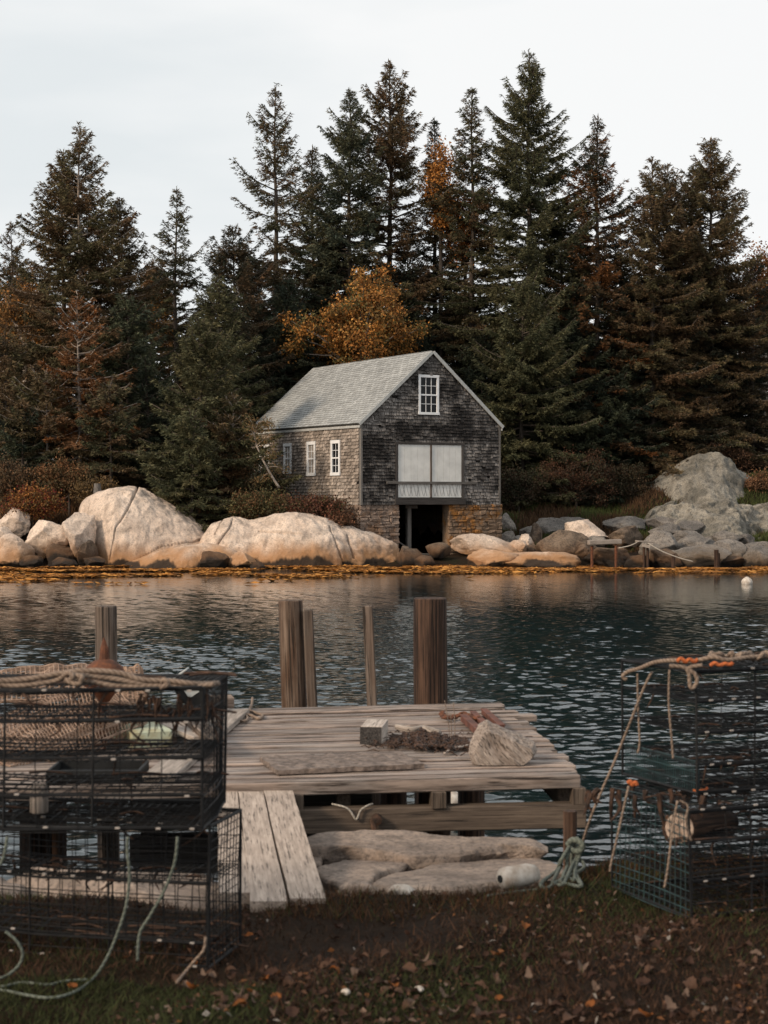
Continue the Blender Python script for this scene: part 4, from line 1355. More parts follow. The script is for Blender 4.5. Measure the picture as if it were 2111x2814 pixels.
# shrubs (zoomed-photo pixels)
SH = [
    ('orange and red shrub on the rocks at the left edge', 70, 1085, 75, 32, 65.5, [(0.26, 0.11, 0.03), (0.17, 0.075, 0.025), (0.12, 0.02, 0.016), (0.10, 0.065, 0.025)], 60),
    ('brown shrub behind the orange one at the left edge', 25, 1040, 60, 40, 67.5, [(0.13, 0.07, 0.035), (0.09, 0.06, 0.03), (0.07, 0.05, 0.03)], 50),
    ('tangled brown shrub above the left boulders', 150, 1030, 70, 38, 67.5, [(0.12, 0.065, 0.03), (0.08, 0.06, 0.028), (0.15, 0.07, 0.03)], 55),
    ('olive shrub crowning the tall granite dome', 205, 1060, 40, 22, 66.3, [(0.12, 0.075, 0.03), (0.09, 0.06, 0.03)], 30),
    ('low juniper hanging over the long granite dome', 560, 1088, 70, 22, 64.9, [(0.085, 0.075, 0.03), (0.12, 0.065, 0.03), (0.06, 0.055, 0.025)], 55),
    ('low red-brown heath spilling from the boathouse side wall', 680, 1094, 75, 18, 64.6, [(0.13, 0.05, 0.028), (0.09, 0.04, 0.025), (0.08, 0.06, 0.028)], 55),
    ('low brown heath tuft at the foundation corner', 735, 1122, 30, 12, 64.2, [(0.12, 0.055, 0.03), (0.08, 0.045, 0.025)], 20),
    ('dark green bush against the boathouse side wall', 580, 1045, 45, 38, 66.6, [(0.04, 0.05, 0.028), (0.065, 0.055, 0.03), (0.09, 0.055, 0.03)], 45),
    ('brown bush hiding the far corner of the boathouse', 500, 1000, 60, 60, 67.5, [(0.10, 0.06, 0.03), (0.06, 0.055, 0.03), (0.13, 0.07, 0.032)], 60),
    ('dark rusty shrub beside the right wall of the boathouse', 1120, 1048, 50, 48, 76.5, [(0.05, 0.032, 0.02), (0.035, 0.036, 0.02)], 45),
    ('broad dark red-brown shrub right of the boathouse', 1245, 1036, 95, 62, 77.5, [(0.055, 0.03, 0.018), (0.038, 0.034, 0.02), (0.07, 0.032, 0.018)], 75),
    ('dark brown shrub near the grass by the outcrop', 1360, 1044, 60, 50, 79, [(0.055, 0.035, 0.02), (0.04, 0.036, 0.02)], 45),
    ('brown shrub behind the peak of the grey outcrop', 1560, 985, 90, 38, 82, [(0.06, 0.036, 0.022), (0.09, 0.045, 0.025)], 60),
    ('tawny dry tuft at the right foot of the grey outcrop', 1640, 1045, 30, 22, 78.5, [(0.16, 0.08, 0.04), (0.10, 0.055, 0.03)], 26),
]
for i, (lb, x, y, hw, hh, Y, cols, n_) in enumerate(SH):
    c = P(x * 1.2725, y * 1.2725, Y)
    zb = min(float(fz(c.x, Y)), c.z - hh * 1.2725 * Y / F * 0.8)
    broadleaf('shrub', lb, x, y, hw, hh, Y, cols, seed=20 + i, n_cl=n_, per=150, leaf=0.085, bark='bark', cat='shrub', zbase=zb - 0.1, depth=max(0.6, hw * 1.2725 * Y / F * 0.6), clr=0.19)

# crooked pale snag with tufts by the boathouse corner
sn = thing('snag', 'crooked pale half-bare spruce leaning before the left end of the boathouse', 'tree', tuple(P(770, 1345, 65.8)))
b0 = P(770, 1345, 65.8)
mb = MB()
path = [P(768, 1340, 65.8), P(742, 1300, 65.8), (P(722, 1262, 65.9)), P(706, 1225, 65.9), P(700, 1190, 65.9), P(712, 1160, 65.9)]
mb.tube([p - b0 for p in smooth_path(path, 4)], [0.06 - 0.045 * i / 20 for i in range(21)], 7, wob=0.3)
rg = np.random.default_rng(12)
tips = []
for (a, b) in [((722, 1262), (748, 1248)), ((706, 1225), (742, 1205)), ((700, 1190), (735, 1172)), ((706, 1225), (690, 1180)), ((712, 1160), (740, 1165)), ((742, 1300), (715, 1320)), ((700, 1190), (686, 1150)), ((735, 1285), (780, 1290))]:
    A = P(*a, 65.9) - b0; B = P(*b, 65.7) - b0
    mb.tube(smooth_path([A, (A + B) / 2 + Vector((0, 0, 0.08)), B], 3), [0.03 - 0.0035 * i for i in range(7)], 5, cap=False)
    tips += [B, (A + B) / 2]
mb.build('trunk', M['bark_pale'], sn, smooth=True)
tips = np.array([list(t) for t in tips])
ci = np.repeat(np.arange(len(tips)), 80)
C = tips[ci] + rg.normal(0, 1, (len(ci), 3)) * np.array([0.17, 0.15, 0.10])
A = norm(rg.normal(0, 1, (len(ci), 3)))
W = norm(np.cross(A, rg.normal(0, 1, A.shape)))
v = np.stack([C - W * 0.018, C + W * 0.018, C + A * 0.13], 1).reshape(-1, 3)
cc = np.array([[0.16, 0.11, 0.05], [0.09, 0.08, 0.035], [0.19, 0.11, 0.05]])[rg.integers(0, 3, len(ci))]
link_mesh('crown', np_mesh('crown', v, np.arange(len(v)).reshape(-1, 3), np.repeat(cc, 3, 0)), M['foliage'], sn)

# grey tree stump on the dome
o_ = MB()
c = P(268, 1334, 65.6)
o_.tube([c + Vector((0, 0, -0.5)), c + Vector((0, 0, 0.08))], [0.17, 0.13], 10, wob=0.2)
tag(o_.build('tree_stump', M['grey_trim'], None), 'small pale stump on top of the tall dome', 'stump')

# far grass and shore weed
def blades(name, label, pts, hts, cols, width, mat, cat, seed=0, lean=0.35, ntri=1):
    rg = np.random.default_rng(seed)
    n = len(pts)
    az = rg.random(n) * 6.283
    d = np.stack([np.cos(az), np.sin(az), np.zeros(n)], 1)
    tip = pts + np.stack([rg.normal(0, lean, n) * hts, rg.normal(0, lean, n) * hts, hts], 1)
    v = np.stack([pts - d * width * 0.5, pts + d * width * 0.5, tip], 1).reshape(-1, 3)
    o = link_mesh(name, np_mesh(name, v, np.arange(3 * n).reshape(-1, 3), np.repeat(cols, 3, 0)), mat)
    return tag(o, label, cat, kind='stuff')


rg = np.random.default_rng(21)
n = 34000
X = rg.uniform(4.5, 19, n); Y = rg.uniform(68.5, 82, n)
pat = np.sin(X * 0.7 + Y * 0.5) + np.sin(X * 1.9 - Y * 0.8) + rg.normal(0, 0.6, n) + (X > 14.5) * 1.6
cg = np.where((pat > 0.3)[:, None], np.array([[0.050, 0.062, 0.018]]), np.array([[0.075, 0.042, 0.022]])) * rg.uniform(0.6, 1.35, n)[:, None]
blades('shore_grass', 'short green and brown grass right of the boathouse', np.stack([X, Y, fz(X, Y) - 0.02], 1), rg.uniform(0.10, 0.34, n), cg, 0.05, M['grass'], 'grass', 3)
n = 9000
X = rg.uniform(-16, -4, n); Y = rg.uniform(66.5, 72, n)
cg = np.array([[0.10, 0.055, 0.028]]) * rg.uniform(0.5, 1.6, n)[:, None]
blades('dry_grass', 'dry brown grass on the bank above the left rocks', np.stack([X, Y, fz(X, Y) - 0.02], 1), rg.uniform(0.15, 0.55, n), cg, 0.05, M['grass'], 'grass', 4)

# floating rockweed along the far shore
n = 150000
X = rg.uniform(-18, 18, n); Y = 62.6 - np.abs(rg.normal(0, 1, n)) * np.interp(X, [-18, -8, 0, 6, 18], [8.0, 6.8, 3.0, 1.7, 1.9])
fld = np.array([noise.fractal(Vector((x * 0.22, y * 0.75, 3.3)), 1.0, 2.0, 4) for x, y in zip(X, Y)])
keep = (fld + 0.25 * np.sin(X * 1.7 + Y * 2.3) * rg.random(n) > 0.05 + 0.026 * (62.4 - Y)) & (Y > 50)
X, Y = X[keep], Y[keep]
n = len(X)
az = rg.normal(0, 0.5, n)
ln = rg.uniform(0.05, 0.22, n); wd = rg.uniform(0.02, 0.07, n)
z = 0.040 + rg.uniform(-0.012, 0.03, n)
tl = rg.normal(0, 0.02, (n, 4))
dx, dy = np.cos(az), np.sin(az)
v = np.stack([np.stack([X - dx * ln, Y - dy * ln, z + tl[:, 0]], 1), np.stack([X + dy * wd, Y - dx * wd, z + tl[:, 1]], 1), np.stack([X + dx * ln, Y + dy * ln, z + tl[:, 2]], 1), np.stack([X - dy * wd, Y + dx * wd, z + tl[:, 3]], 1)], 1).reshape(-1, 3)
cw = np.array([[0.42, 0.18, 0.040], [0.27, 0.115, 0.028], [0.52, 0.25, 0.065], [0.13, 0.06, 0.02]])[rg.integers(0, 4, n)] * rg.uniform(0.7, 1.3, n)[:, None]
tag(link_mesh('rockweed', np_mesh('rockweed', v, np.arange(4 * n).reshape(-1, 4), np.repeat(cw, 4, 0)), M['dead_leaf']), 'orange-brown rockweed floating along the far shore', 'seaweed', kind='stuff')

# ------------------------------------------------------------------ broken jetty on the right shore
def stick(label, pts, w, mat='pile_dark', name='jetty_post', cat='post'):
    mb = MB()
    mb.tube(pts, w, 8, wob=0.1)
    return tag(mb.build(name, M[mat]), label, cat)


jet = thing('broken_jetty', 'remains of a small jetty, a grey beam on two rusty posts', 'jetty', tuple(P(1660, 1490, 61.3)))
jb = P(1660, 1490, 61.3)
mb = MB(); mb.board(P(1617, 1491, 61.2) - jb, P(1706, 1488, 61.5) - jb, 0.25, 0.17, chamfer=0.015); mb.build('beam', M['pale_board'], jet)
for px in (1627, 1693):
    mb = MB(); mb.tube([P(px, 1500, 61.3) - jb, P(px, 1575, 61.3) - jb], 0.055, 8); mb.build('post', M['rust'], jet)
jet2 = thing('mooring_stand', 'small broken stand of boards with rope tied to it', 'jetty', tuple(P(1772, 1492, 61.3)))
jb = P(1772, 1492, 61.3)
mb = MB(); mb.board(P(1750, 1487, 61.2) - jb, P(1795, 1490, 61.4) - jb, 0.3, 0.06, chamfer=0.01); mb.board(P(1765, 1498, 61.1) - jb, P(1785, 1502, 61.1) - jb, 0.2, 0.12); mb.build('platform', M['pale_board'], jet2)
for px in (1770, 1780):
    mb = MB(); mb.tube([P(px, 1495, 61.3) - jb, P(px, 1572, 61.3) - jb], 0.05, 8); mb.build('post', M['pile_dark'], jet2)
stick('short dark post in the water right of the broken stand', [P(1851, 1522, 61.0), P(1850, 1575, 61.0)], 0.07)
stick('tall dark post standing in the water before the square rock', [P(1969, 1511, 60.5), P(1969, 1590, 60.5)], 0.085)
stick('thin dark post leaning on the tall one in the water', [P(1976, 1520, 60.6), P(1977, 1588, 60.6)], 0.04)


def rope(label, pts, r, mat, n=6, name='rope', cat='rope', sides=6, parent=None):
    mb = MB()
    mb.tube(smooth_path(pts, n), r, sides, tone=0.5)
    o = mb.build(name, M[mat], parent, smooth=True)
    return tag(o, label, cat) if parent is None else o


rope('pale rope sagging between the jetty beam and the broken stand', [P(1700, 1506, 61.3), P(1730, 1500, 61.2), P(1752, 1490, 61.2)], 0.022, 'rope_pale')
rope('pale rope running from the broken stand down to the square rock', [P(1780, 1492, 61.2), P(1820, 1515, 61.0), P(1870, 1534, 60.9), P(1905, 1543, 60.9)], 0.022, 'rope_pale')

def float_ball(label, c, r, mat, name='mooring_buoy', squash=0.9):
    bm = bmesh.new()
    bmesh.ops.create_uvsphere(bm, u_segments=24, v_segments=16, radius=r)
    for v in bm.verts:
        v.co.z *= squash
        if v.co.z > r * 0.8: v.co.z += r * 0.12 * (1 if abs(v.co.x) < r * 0.25 else 0)
    me = bpy.data.meshes.new(name); bm.to_mesh(me); bm.free()
    me.polygons.foreach_set('use_smooth', np.ones(len(me.polygons), dtype=bool))
    o = link_mesh(name, me, M[mat]); o.location = c
    return tag(o, label, 'buoy')


float_ball('small white buoy on the water near the right edge', G(2053, 1600, 0.05), 0.17, 'foam')
float_ball('white round buoy floating behind the deck posts', P(1238, 2203, 13.5) , 0.105, 'foam')

# ------------------------------------------------------------------ the wharf deck
DZ = 1.15
NL, NR, FL, FR = Vector((-3.4, 8.02, DZ)), Vector((1.054, 8.63, DZ)), Vector((-3.4, 10.85, DZ)), Vector((0.842, 11.67, DZ))
deck = thing('wharf_deck', 'weathered plank deck of the small wharf', 'wharf', (0, 0, 0))
mb = MB()
npk = 21
rg = random.Random(4)
for i in range(npk):
    t0_, t1_ = i / npk, (i + 1) / npk
    gap = 0.014 + rg.random() * 0.010
    e = rg.uniform(-0.025, 0.035) + (0.11 if i == 16 else 0)
    a0 = NL.lerp(FL, t0_); a1 = NL.lerp(FL, t1_); b0_ = NR.lerp(FR, t0_); b1_ = NR.lerp(FR, t1_)
    dirx = (b0_ - a0).normalized()
    A = (a0 + a1) / 2; B = (b0_ + b1_) / 2 + dirx * e
    w = (a1 - a0).dot(Vector((-dirx.y, dirx.x, 0))) - gap
    wr = (b1_ - b0_).dot(Vector((-dirx.y, dirx.x, 0))) - gap
    dz_ = rg.uniform(-0.010, 0.006) - (0.0 if i else 0.004)
    # break the run into two or three lengths
    cuts = [0.0, rg.uniform(0.25, 0.6), 1.0] if rg.random() < 0.6 else [0.0, 1.0]
    tn = rg.random()
    for q in range(len(cuts) - 1):
        p0 = A.lerp(B, cuts[q]); p1 = A.lerp(B, cuts[q + 1])
        if q < len(cuts) - 2: p1 = p1 - dirx * 0.006
        tk = 0.045 if i else 0.07
        p0 = p0 + Vector((0, 0, -tk / 2 + dz_)); p1 = p1 + Vector((0, 0, -tk / 2 + dz_ + rg.uniform(-0.003, 0.003)))
        mb.board(p0, p1, (w + wr) / 2, tk, tone=min(1, max(0, tn + rg.uniform(-0.2, 0.2))), chamfer=0.006)
mb.build('decking', M['deck'], deck)
mb = MB()  # dark strips added in the plank gaps so the seams read as dark lines
for i in range(1, npk):
    t = i / npk
    a = NL.lerp(FL, t); b = NR.lerp(FR, t); dx_ = (b - a).normalized()
    b = b - dx_ * 0.04
    mb.board(a + Vector((0, 0, -0.030)), b + Vector((0, 0, -0.030)), 0.03, 0.045, tone=0.3)
mb.build('dark_seam_strip', M['weed'], deck)
front = (NR - NL).normalized(); inw = Vector((-front.y, front.x, 0))


def near_pt(px, py, off=0.0):
    """point on the vertical plane of the deck's near edge, pushed in by off"""
    r = (px - CX) / F
    o_ = NL + inw * off
    s = (r * o_.y - o_.x) / (front.x - r * front.y)
    p = o_ + front * s
    p.z = CAMZ - (py - HY) * p.y / F
    return p


mb = MB()
a = near_pt(806, 2255, 0.05); b = near_pt(1606, 2238, 0.05)
mb.board(a, b, 0.10, 0.128, chamfer=0.006, tone=0.6)
mb.build('lower_beam', M['beam'], deck)
for (p0x, p1x, off) in ((806, 833, 0.05), (1183, 1224, 0.03), (1569, 1606, 0.045)):
    a = near_pt((p0x + p1x) / 2, 2180, off)
    w = (p1x - p0x) * a.y / F
    mb = MB()
    ztop = DZ - 0.072; zbot = near_pt(1000, 2223, 0.05).z + 0.0
    mb.board((a.x, a.y, zbot), (a.x, a.y, ztop), w, 0.09, up=inw, chamfer=0.005)
    mb.build('short_post', M['beam'], deck)
# joists and legs below
for s, tn in ((0.985, 0.3), (0.72, 0.2), (0.45, 0.2), (0.2, 0.2)):
    a = NL.lerp(NR, s) + inw * 0.14; b = FL.lerp(FR, s) - inw * 0.05
    mb = MB(); mb.board(a + Vector((0, 0, -0.125)), b + Vector((0, 0, -0.125)), 0.07, 0.15, chamfer=0.005, tone=tn)
    mb.build('joist', M['beam'], deck)
for (s, off) in ((0.86, 1.0), (0.86, 2.7), (0.78, 2.0), (0.35, 1.2), (0.35, 2.7), (0.985, 2.8), (0.1, 2.7)):
    a = NL.lerp(NR, s) + inw * off
    mb = MB(); mb.tube([(a.x, a.y, -0.8), (a.x, a.y, DZ - 0.2)], 0.095, 12, wob=0.08)
    mb.build('leg', M['pile_dark'], deck)
# timber crib under the left part
crib = thing('timber_crib', 'dark timber crib in the shade under the deck', 'crib', (0, 0, 0))
for lay in range(7):
    z = 0.0 + lay * 0.155
    mb = MB()
    if lay % 2:
        for s in (0.50, 0.755):
            a = NL.lerp(NR, s) + inw * 0.9; b = a + inw * 1.3
            mb = MB(); mb.board((a.x, a.y, z), (b.x, b.y, z), 0.15, 0.15, chamfer=0.01); mb.build('crib_timber', M['dark_wood'], crib)
    else:
        for off in (0.95, 2.1):
            a = NL.lerp(NR, 0.47) + inw * off; b = NL.lerp(NR, 0.775) + inw * off
            mb = MB(); mb.board((a.x, a.y, z), (b.x, b.y, z), 0.16, 0.152, chamfer=0.01); mb.build('crib_timber', M['dark_wood'], crib)

# rope cleat and knob on the lower beam
rope('pale cord looped over the lower beam of the deck', [near_pt(912, 2214, -0.0) + Vector((0, 0.02, 0.005)), near_pt(945, 2217, -0.012), near_pt(962, 2228, -0.016), near_pt(976, 2250, -0.018), near_pt(982, 2248, -0.018), near_pt(992, 2226, -0.016), near_pt(1010, 2214, -0.012), near_pt(1024, 2209, 0.02)], 0.005, 'rope_pale')
mb = MB(); k_ = near_pt(1035, 2262, -0.02)
mb.tube([k_ + Vector((0, 0.03, 0.02)), k_ + Vector((0, -0.03, 0.02)), k_ + Vector((0, -0.035, 0.02))], [0.028, 0.028, 0.012], 10)
mb.tube(smooth_path([k_ + Vector((-0.02, -0.01, 0.02)), k_ + Vector((-0.012, -0.03, -0.03)), k_ + Vector((-0.01, -0.02, -0.075))], 3), 0.016, 7)
tag(mb.build('iron_bolt', M['weed']), 'rusty bolt hanging on the lower beam beside the looped cord', 'bolt')
o_ = MB(); a = P(1105, 2168, 16.5)
o_.box(a, (0.26, 0.25, 0.075), None, chamfer=0.02); o_.box(a + Vector((0, 0, 0.085)), (0.22, 0.2, 0.014), None, chamfer=0.006)
tag(o_.build('dock_float', M['plastic_grey']), 'grey plastic float on the water seen under the deck', 'float')

# gangway planks
for i, (a, b, c, d, lb) in enumerate([
    ((-0.855, -0.752), (-0.66, -0.53), 8.38, 6.55, 'leftmost of the three gangway planks, split and half behind the cages'),
    ((-0.745, -0.622), (-0.522, -0.378), 8.40, 6.42, 'middle one of the three gangway planks leading to the deck'),
    ((-0.617, -0.470), (-0.370, -0.227), 8.42, 6.46, 'right and broadest of the three gangway planks')]):
    mb = MB()
    z0, z1 = 1.105, 1.028
    n = 14
    vs = []; gs = []
    of = random.random() * 40
    for j in range(n + 1):
        t = j / n
        l = a[0] + (b[0] - a[0]) * t; r_ = a[1] + (b[1] - a[1]) * t
        y = c + (d - c) * t
        ed = random.uniform(-0.0015, 0.0015)
        z = z0 + (z1 - z0) * t - 0.01 * math.sin(math.pi * t)
        dy = 0.05 * (1 - t)
        jl = random.uniform(-0.02, 0.02) if j in (0, n) else 0
        for (x, zz, gy) in ((l + ed, z, 0), (r_ - ed, z, r_ - l), (r_ - ed, z - 0.045, r_ - l), (l + ed, z - 0.045, 0)):
            vs.append((x, y + jl, zz)); gs.append((y + of, gy + of, zz))
    fs = []
    for j in range(n):
        for q in range(4):
            fs.append((j * 4 + q, j * 4 + (q + 1) % 4, (j + 1) * 4 + (q + 1) % 4, (j + 1) * 4 + q))
    fs += [(3, 2, 1, 0), tuple(n * 4 + q for q in range(4))]
    mb.add(vs, fs, gs, 0.5)
    tag(mb.build('gangway_plank', M['plank']), lb, 'plank', 'gangway planks')

# piles
def pile(label, px0, px1, py_top, px0b, px1b, py_b, Y, mat, name='mooring_pile', lean_y=0.0, sides=22, sq=False):
    a = P((px0 + px1) / 2, py_top, Y); b = P((px0b + px1b) / 2, py_b, Y)
    d = (b - a)
    tb = (-1.4 - a.z) / d.z
    e = a + d * tb
    ra = (px1 - px0) * Y / F / 2; rb = (px1b - px0b) * Y / F / 2
    mb = MB()
    if sq:
        mb.board(e, a, ra * 2, ra * 1.3, up=(0, 1, 0), chamfer=0.008)
    else:
        pts = [a.lerp(e, t) for t in np.linspace(0, 1, 16)]
        mb.tube([a + Vector((0, 0, 0.008))] + pts, [ra * 0.93] + [ra + (rb - ra) * t * tb for t in np.linspace(0, 1, 16)], sides, wob=0.09)
    return tag(mb.build(name, M[mat]), label, 'piling')


pile('grey weathered pile on the left behind the net heap', 260, 321, 1668, 262, 323, 1830, 11.3, 'pile_grey')
pile('tan leaning pile at the far edge of the deck, left of centre', 765, 831, 1652, 774, 842, 1938, 11.75, 'pile_warm')
pile('thick dark brown pile at the far edge of the deck', 1136, 1229, 1646, 1138, 1230, 1935, 12.0, 'pile_dark')
pile('narrow grey post close beside the tan pile', 832, 860, 1676, 845, 873, 1942, 11.7, 'pile_grey', 'square_post', sq=True)
pile('narrow lone post between the tan and the thick dark pile', 996, 1024, 1664, 1010, 1036, 1940, 11.85, 'pile_grey', 'square_post', sq=True)

# granite slabs below
def slab(label, outline, z, thick, seed, tilt=(0, 0), name='granite_slab', mat='slab'):
    """Broken slab: irregular outline (photo pixels on its top), flat worn top, rough sides."""
    pts = [G(x, y, z) for x, y in outline]
    c = sum(pts, Vector()) / len(pts)
    n = len(pts)
    nth, nr, nsd = 150, 26, 12
    so = Vector((seed * 5.1, seed * 2.3, 0))
    per = [0.0]
    for i in range(n): per.append(per[-1] + (pts[(i + 1) % n] - pts[i]).length)
    ring = []
    for k in range(nth):
        t = per[-1] * k / nth
        i = max(j for j in range(n) if per[j] <= t)
        f_ = (t - per[i]) / max(1e-6, per[i + 1] - per[i])
        ring.append(pts[i].lerp(pts[(i + 1) % n], f_))
    vs = []
    for r in range(nr + nsd):
        for k in range(nth):
            e = ring[k] - c
            if r < nr:
                q = (r / (nr - 1)) ** 0.75
                p = c + e * q
                p.z = z + tilt[0] * (p.x - c.x) + tilt[1] * (p.y - c.y) - 0.020 * q ** 30
                w_ = 1.0
            else:
                q = (r - nr + 1) / nsd
                p = c + e * (1.0 + 0.03 * math.sin(q * 7 + seed) - 0.10 * q)
                p.z = z + tilt[0] * (p.x - c.x) + tilt[1] * (p.y - c.y) - 0.022 - thick * q
                st = noise.noise(Vector((p.x * 3, p.z * 26, 2)) + so) * 0.02
                p += e.normalized() * st
            nn = noise.fractal(p * 4 + so, 1.0, 2.0, 5)
            p.z += 0.006 * nn + 0.004 * noise.fractal(p * 16 + so, 1.0, 2.0, 4)
            p.x += 0.022 * noise.fractal(p * 8 + so, 1.0, 2.0, 4); p.y += 0.022 * noise.fractal(p * 8 - so, 1.0, 2.0, 4)
            vs.append(tuple(p))
    fs = []
    for r in range(nr + nsd - 1):
        for k in range(nth):
            k2 = (k + 1) % nth
            fs.append((r * nth + k, (r + 1) * nth + k, (r + 1) * nth + k2, r * nth + k2))
    me = np_mesh(name, np.array(vs), np.array(fs))
    me.polygons.foreach_set('use_smooth', np.arange(len(fs)) < (nr - 2) * nth)
    return tag(link_mesh(name, me, M[mat]), label, 'rock')


slab('long flat granite slab under the lower beam of the deck', [(815, 2318), (835, 2292), (900, 2280), (1000, 2276), (1110, 2279), (1200, 2288), (1330, 2296), (1478, 2302), (1492, 2322), (1385, 2322), (1290, 2336), (1215, 2348), (1120, 2352), (1040, 2334), (960, 2324), (880, 2322)], 0.955, 0.16, 1)
slab('large sloping granite slab at the edge of the grass', [(1125, 2380), (1195, 2352), (1290, 2336), (1390, 2324), (1485, 2322), (1525, 2346), (1572, 2398), (1500, 2428), (1400, 2446), (1250, 2462), (1090, 2470), (1015, 2452), (1050, 2414)], 0.935, 0.22, 2, tilt=(0.0, -0.10))
slab('pale granite slab between the gangway and the sloping slab', [(858, 2384), (900, 2358), (985, 2336), (1060, 2346), (1128, 2368), (1050, 2402), (1000, 2450), (930, 2440), (880, 2412)], 0.925, 0.20, 3, tilt=(0.03, -0.08))
slab('dark granite block in the gap beside the gangway', [(820, 2325), (850, 2318), (890, 2345), (880, 2372), (845, 2378), (825, 2350)], 0.90, 0.25, 4)
slab('low tan granite slab in the gap under the long flat slab', [(880, 2352), (1000, 2345), (1120, 2362), (1140, 2395), (1000, 2390), (890, 2385)], 0.84, 0.2, 6)
rock('tan granite slab behind the left cages', (-1.15, 7.1, 0.86), (0.6, 0.4, 0.17), 314, M['slab'], rotz=-0.1, sub=4, name='granite_slab', cuts=5, flat=0.7)
rock('tan granite slab behind the left cages at the frame edge', (-2.1, 7.0, 0.86), (0.6, 0.45, 0.17), 315, M['slab'], rotz=0.15, sub=4, name='granite_slab', cuts=5, flat=0.7)
rock('small dark stone in the grass at the foot of the slabs', (-0.11, 6.68, 0.99), (0.09, 0.06, 0.05), 317, M['slab'], sub=3, cuts=8)
rock('white shell-crusted stone at the foot of the sloping slab', (0.07, 6.66, 1.0), (0.06, 0.045, 0.035), 318, M['foam'], sub=3, cuts=8, name='pale_stone')

# ------------------------------------------------------------------ things on the deck
def D(px, py, dz=0.0):
    p = G(px, py, DZ)
    return Vector((p.x, p.y, DZ + dz))


# worn mat
mb = MB()
q = [D(716, 2090), D(760, 2128), D(1165, 2111), D(1096, 2083), D(900, 2079)]
q = [D(714, 2092), D(762, 2130), D(1167, 2112), D(1098, 2076)]
n1, n2 = 40, 10
vs = []; fs = []
for i in range(n1 + 1):
    for j in range(n2 + 1):
        u, v = i / n1, j / n2
        p = (q[0] * (1 - u) + q[3] * u) * (1 - v) + (q[1] * (1 - u) + q[2] * u) * v
        jx = 0.012 * noise.noise(Vector((u * 9, v * 5, 1)))
        vs.append((p.x + jx, p.y + jx, DZ + 0.026 + 0.008 * noise.noise(Vector((u * 13, v * 8, 4))) + 0.004 * noise.noise(Vector((u * 70, v * 30, 2)))))
nt_ = len(vs)
for i in range(n1):
    for j in range(n2):
        a = i * (n2 + 1) + j
        fs.append((a, a + 1, a + n2 + 2, a + n2 + 1))
ring = [j for j in range(n2 + 1)] + [i * (n2 + 1) + n2 for i in range(1, n1 + 1)] + [n1 * (n2 + 1) + j for j in range(n2 - 1, -1, -1)] + [i * (n2 + 1) for i in range(n1 - 1, 0, -1)]
for a in ring: vs.append((vs[a][0], vs[a][1], DZ + 0.001))
for i in range(len(ring)):
    j = (i + 1) % len(ring)
    fs.append((ring[j], ring[i], nt_ + i, nt_ + j))
fs.append(tuple(nt_ + i for i in range(len(ring))))
mb.add(vs, fs, [(v[1] * 3, v[0] * 3, v[2]) for v in vs], 0.4)
M['mat_board'] = plain_mat('crumbling_board', (0.21, 0.165, 0.14), 0.95, col2=(0.06, 0.045, 0.038), vscale=26, bump_s=0.9)
tag(mb.build('worn_panel', M['mat_board']), 'crumbling grey panel lying flat on the near edge of the deck', 'panel')

# wooden block
c0, c1_ = D(998, 2050), D(1057, 2048)
bw = (c1_ - c0).length
mb = MB()
cc = (c0 + c1_) / 2
mb.box((cc.x + 0.004, cc.y + 0.16, DZ + 0.055 + 0.002), (0.16, bw / 2, 0.056), Matrix.Rotation(R(84), 3, 'Z'), 0.9, chamfer=0.003)
blk = tag(mb.build('wood_block', M['pale_board']), 'squared off-cut of timber standing on the deck', 'block')
mb = MB()
mb.box((cc.x - 0.0195, cc.y - 0.0028, DZ + 0.057), (0.003, bw / 2 - 0.002, 0.053), Matrix.Rotation(R(84), 3, 'Z'), 0.4, chamfer=0.001)
mb.build('stained_end', M['dark_wood'], blk)

# driftwood chunk
c = D(1385, 2106)
hull = bmesh.new()
prof_ = [(-0.165, 0.0), (-0.19, 0.06), (-0.175, 0.115), (-0.13, 0.205), (-0.085, 0.228), (-0.03, 0.205), (0.05, 0.15), (0.12, 0.125), (0.175, 0.112), (0.19, 0.07), (0.165, 0.03), (0.12, 0.0), (-0.02, 0.0)]
for (x, z) in prof_:
    for (y, kx, kz) in ((-0.10, 0.86, 0.80), (-0.03, 1.0, 1.0), (0.09, 0.95, 0.97), (0.16, 0.7, 0.75)):
        hull.verts.new((x * kx, y + 0.05 * z, z * kz))
bmesh.ops.convex_hull(hull, input=hull.verts)
loose = [v for v in hull.verts if not v.link_faces]
bmesh.ops.delete(hull, geom=loose, context='VERTS')
bmesh.ops.triangulate(hull, faces=hull.faces)
for _ in range(5):
    le = [e for e in hull.edges if e.calc_length() > 0.012]
    if not le: break
    bmesh.ops.subdivide_edges(hull, edges=le, cuts=1)
    bmesh.ops.triangulate(hull, faces=[f for f in hull.faces if len(f.verts) > 3])
hull.normal_update()
axd = Vector((0.62, 0.15, -0.77)).normalized(); sd1 = axd.orthogonal().normalized(); sd2 = axd.cross(sd1)
hv = []; hg = []
for v in hull.verts:
    p = v.co.copy()
    g = Vector((p.dot(axd), p.dot(sd1), p.dot(sd2)))
    wv_ = 0.012 * noise.noise(p * 6)
    gr = noise.fractal(Vector((g.x * 3, (g.y + wv_) * 62, (g.z + wv_) * 62)), 1.0, 2.0, 3)
    bigd = noise.noise(p * 11 + Vector((4, 2, 1)))
    p += v.normal * (0.0055 * gr + 0.010 * bigd)
    p.z = max(p.z, 0.0)
    hv.append(p + Vector((c.x, c.y + 0.10, DZ + 0.003))); hg.append(Vector((g.x, g.y + wv_, g.z + wv_)))
hull.verts.index_update()
hf = [[v.index for v in f.verts] for f in hull.faces]
hull.free()
mb = MB(); mb.add(hv, hf, hg, 0.6)
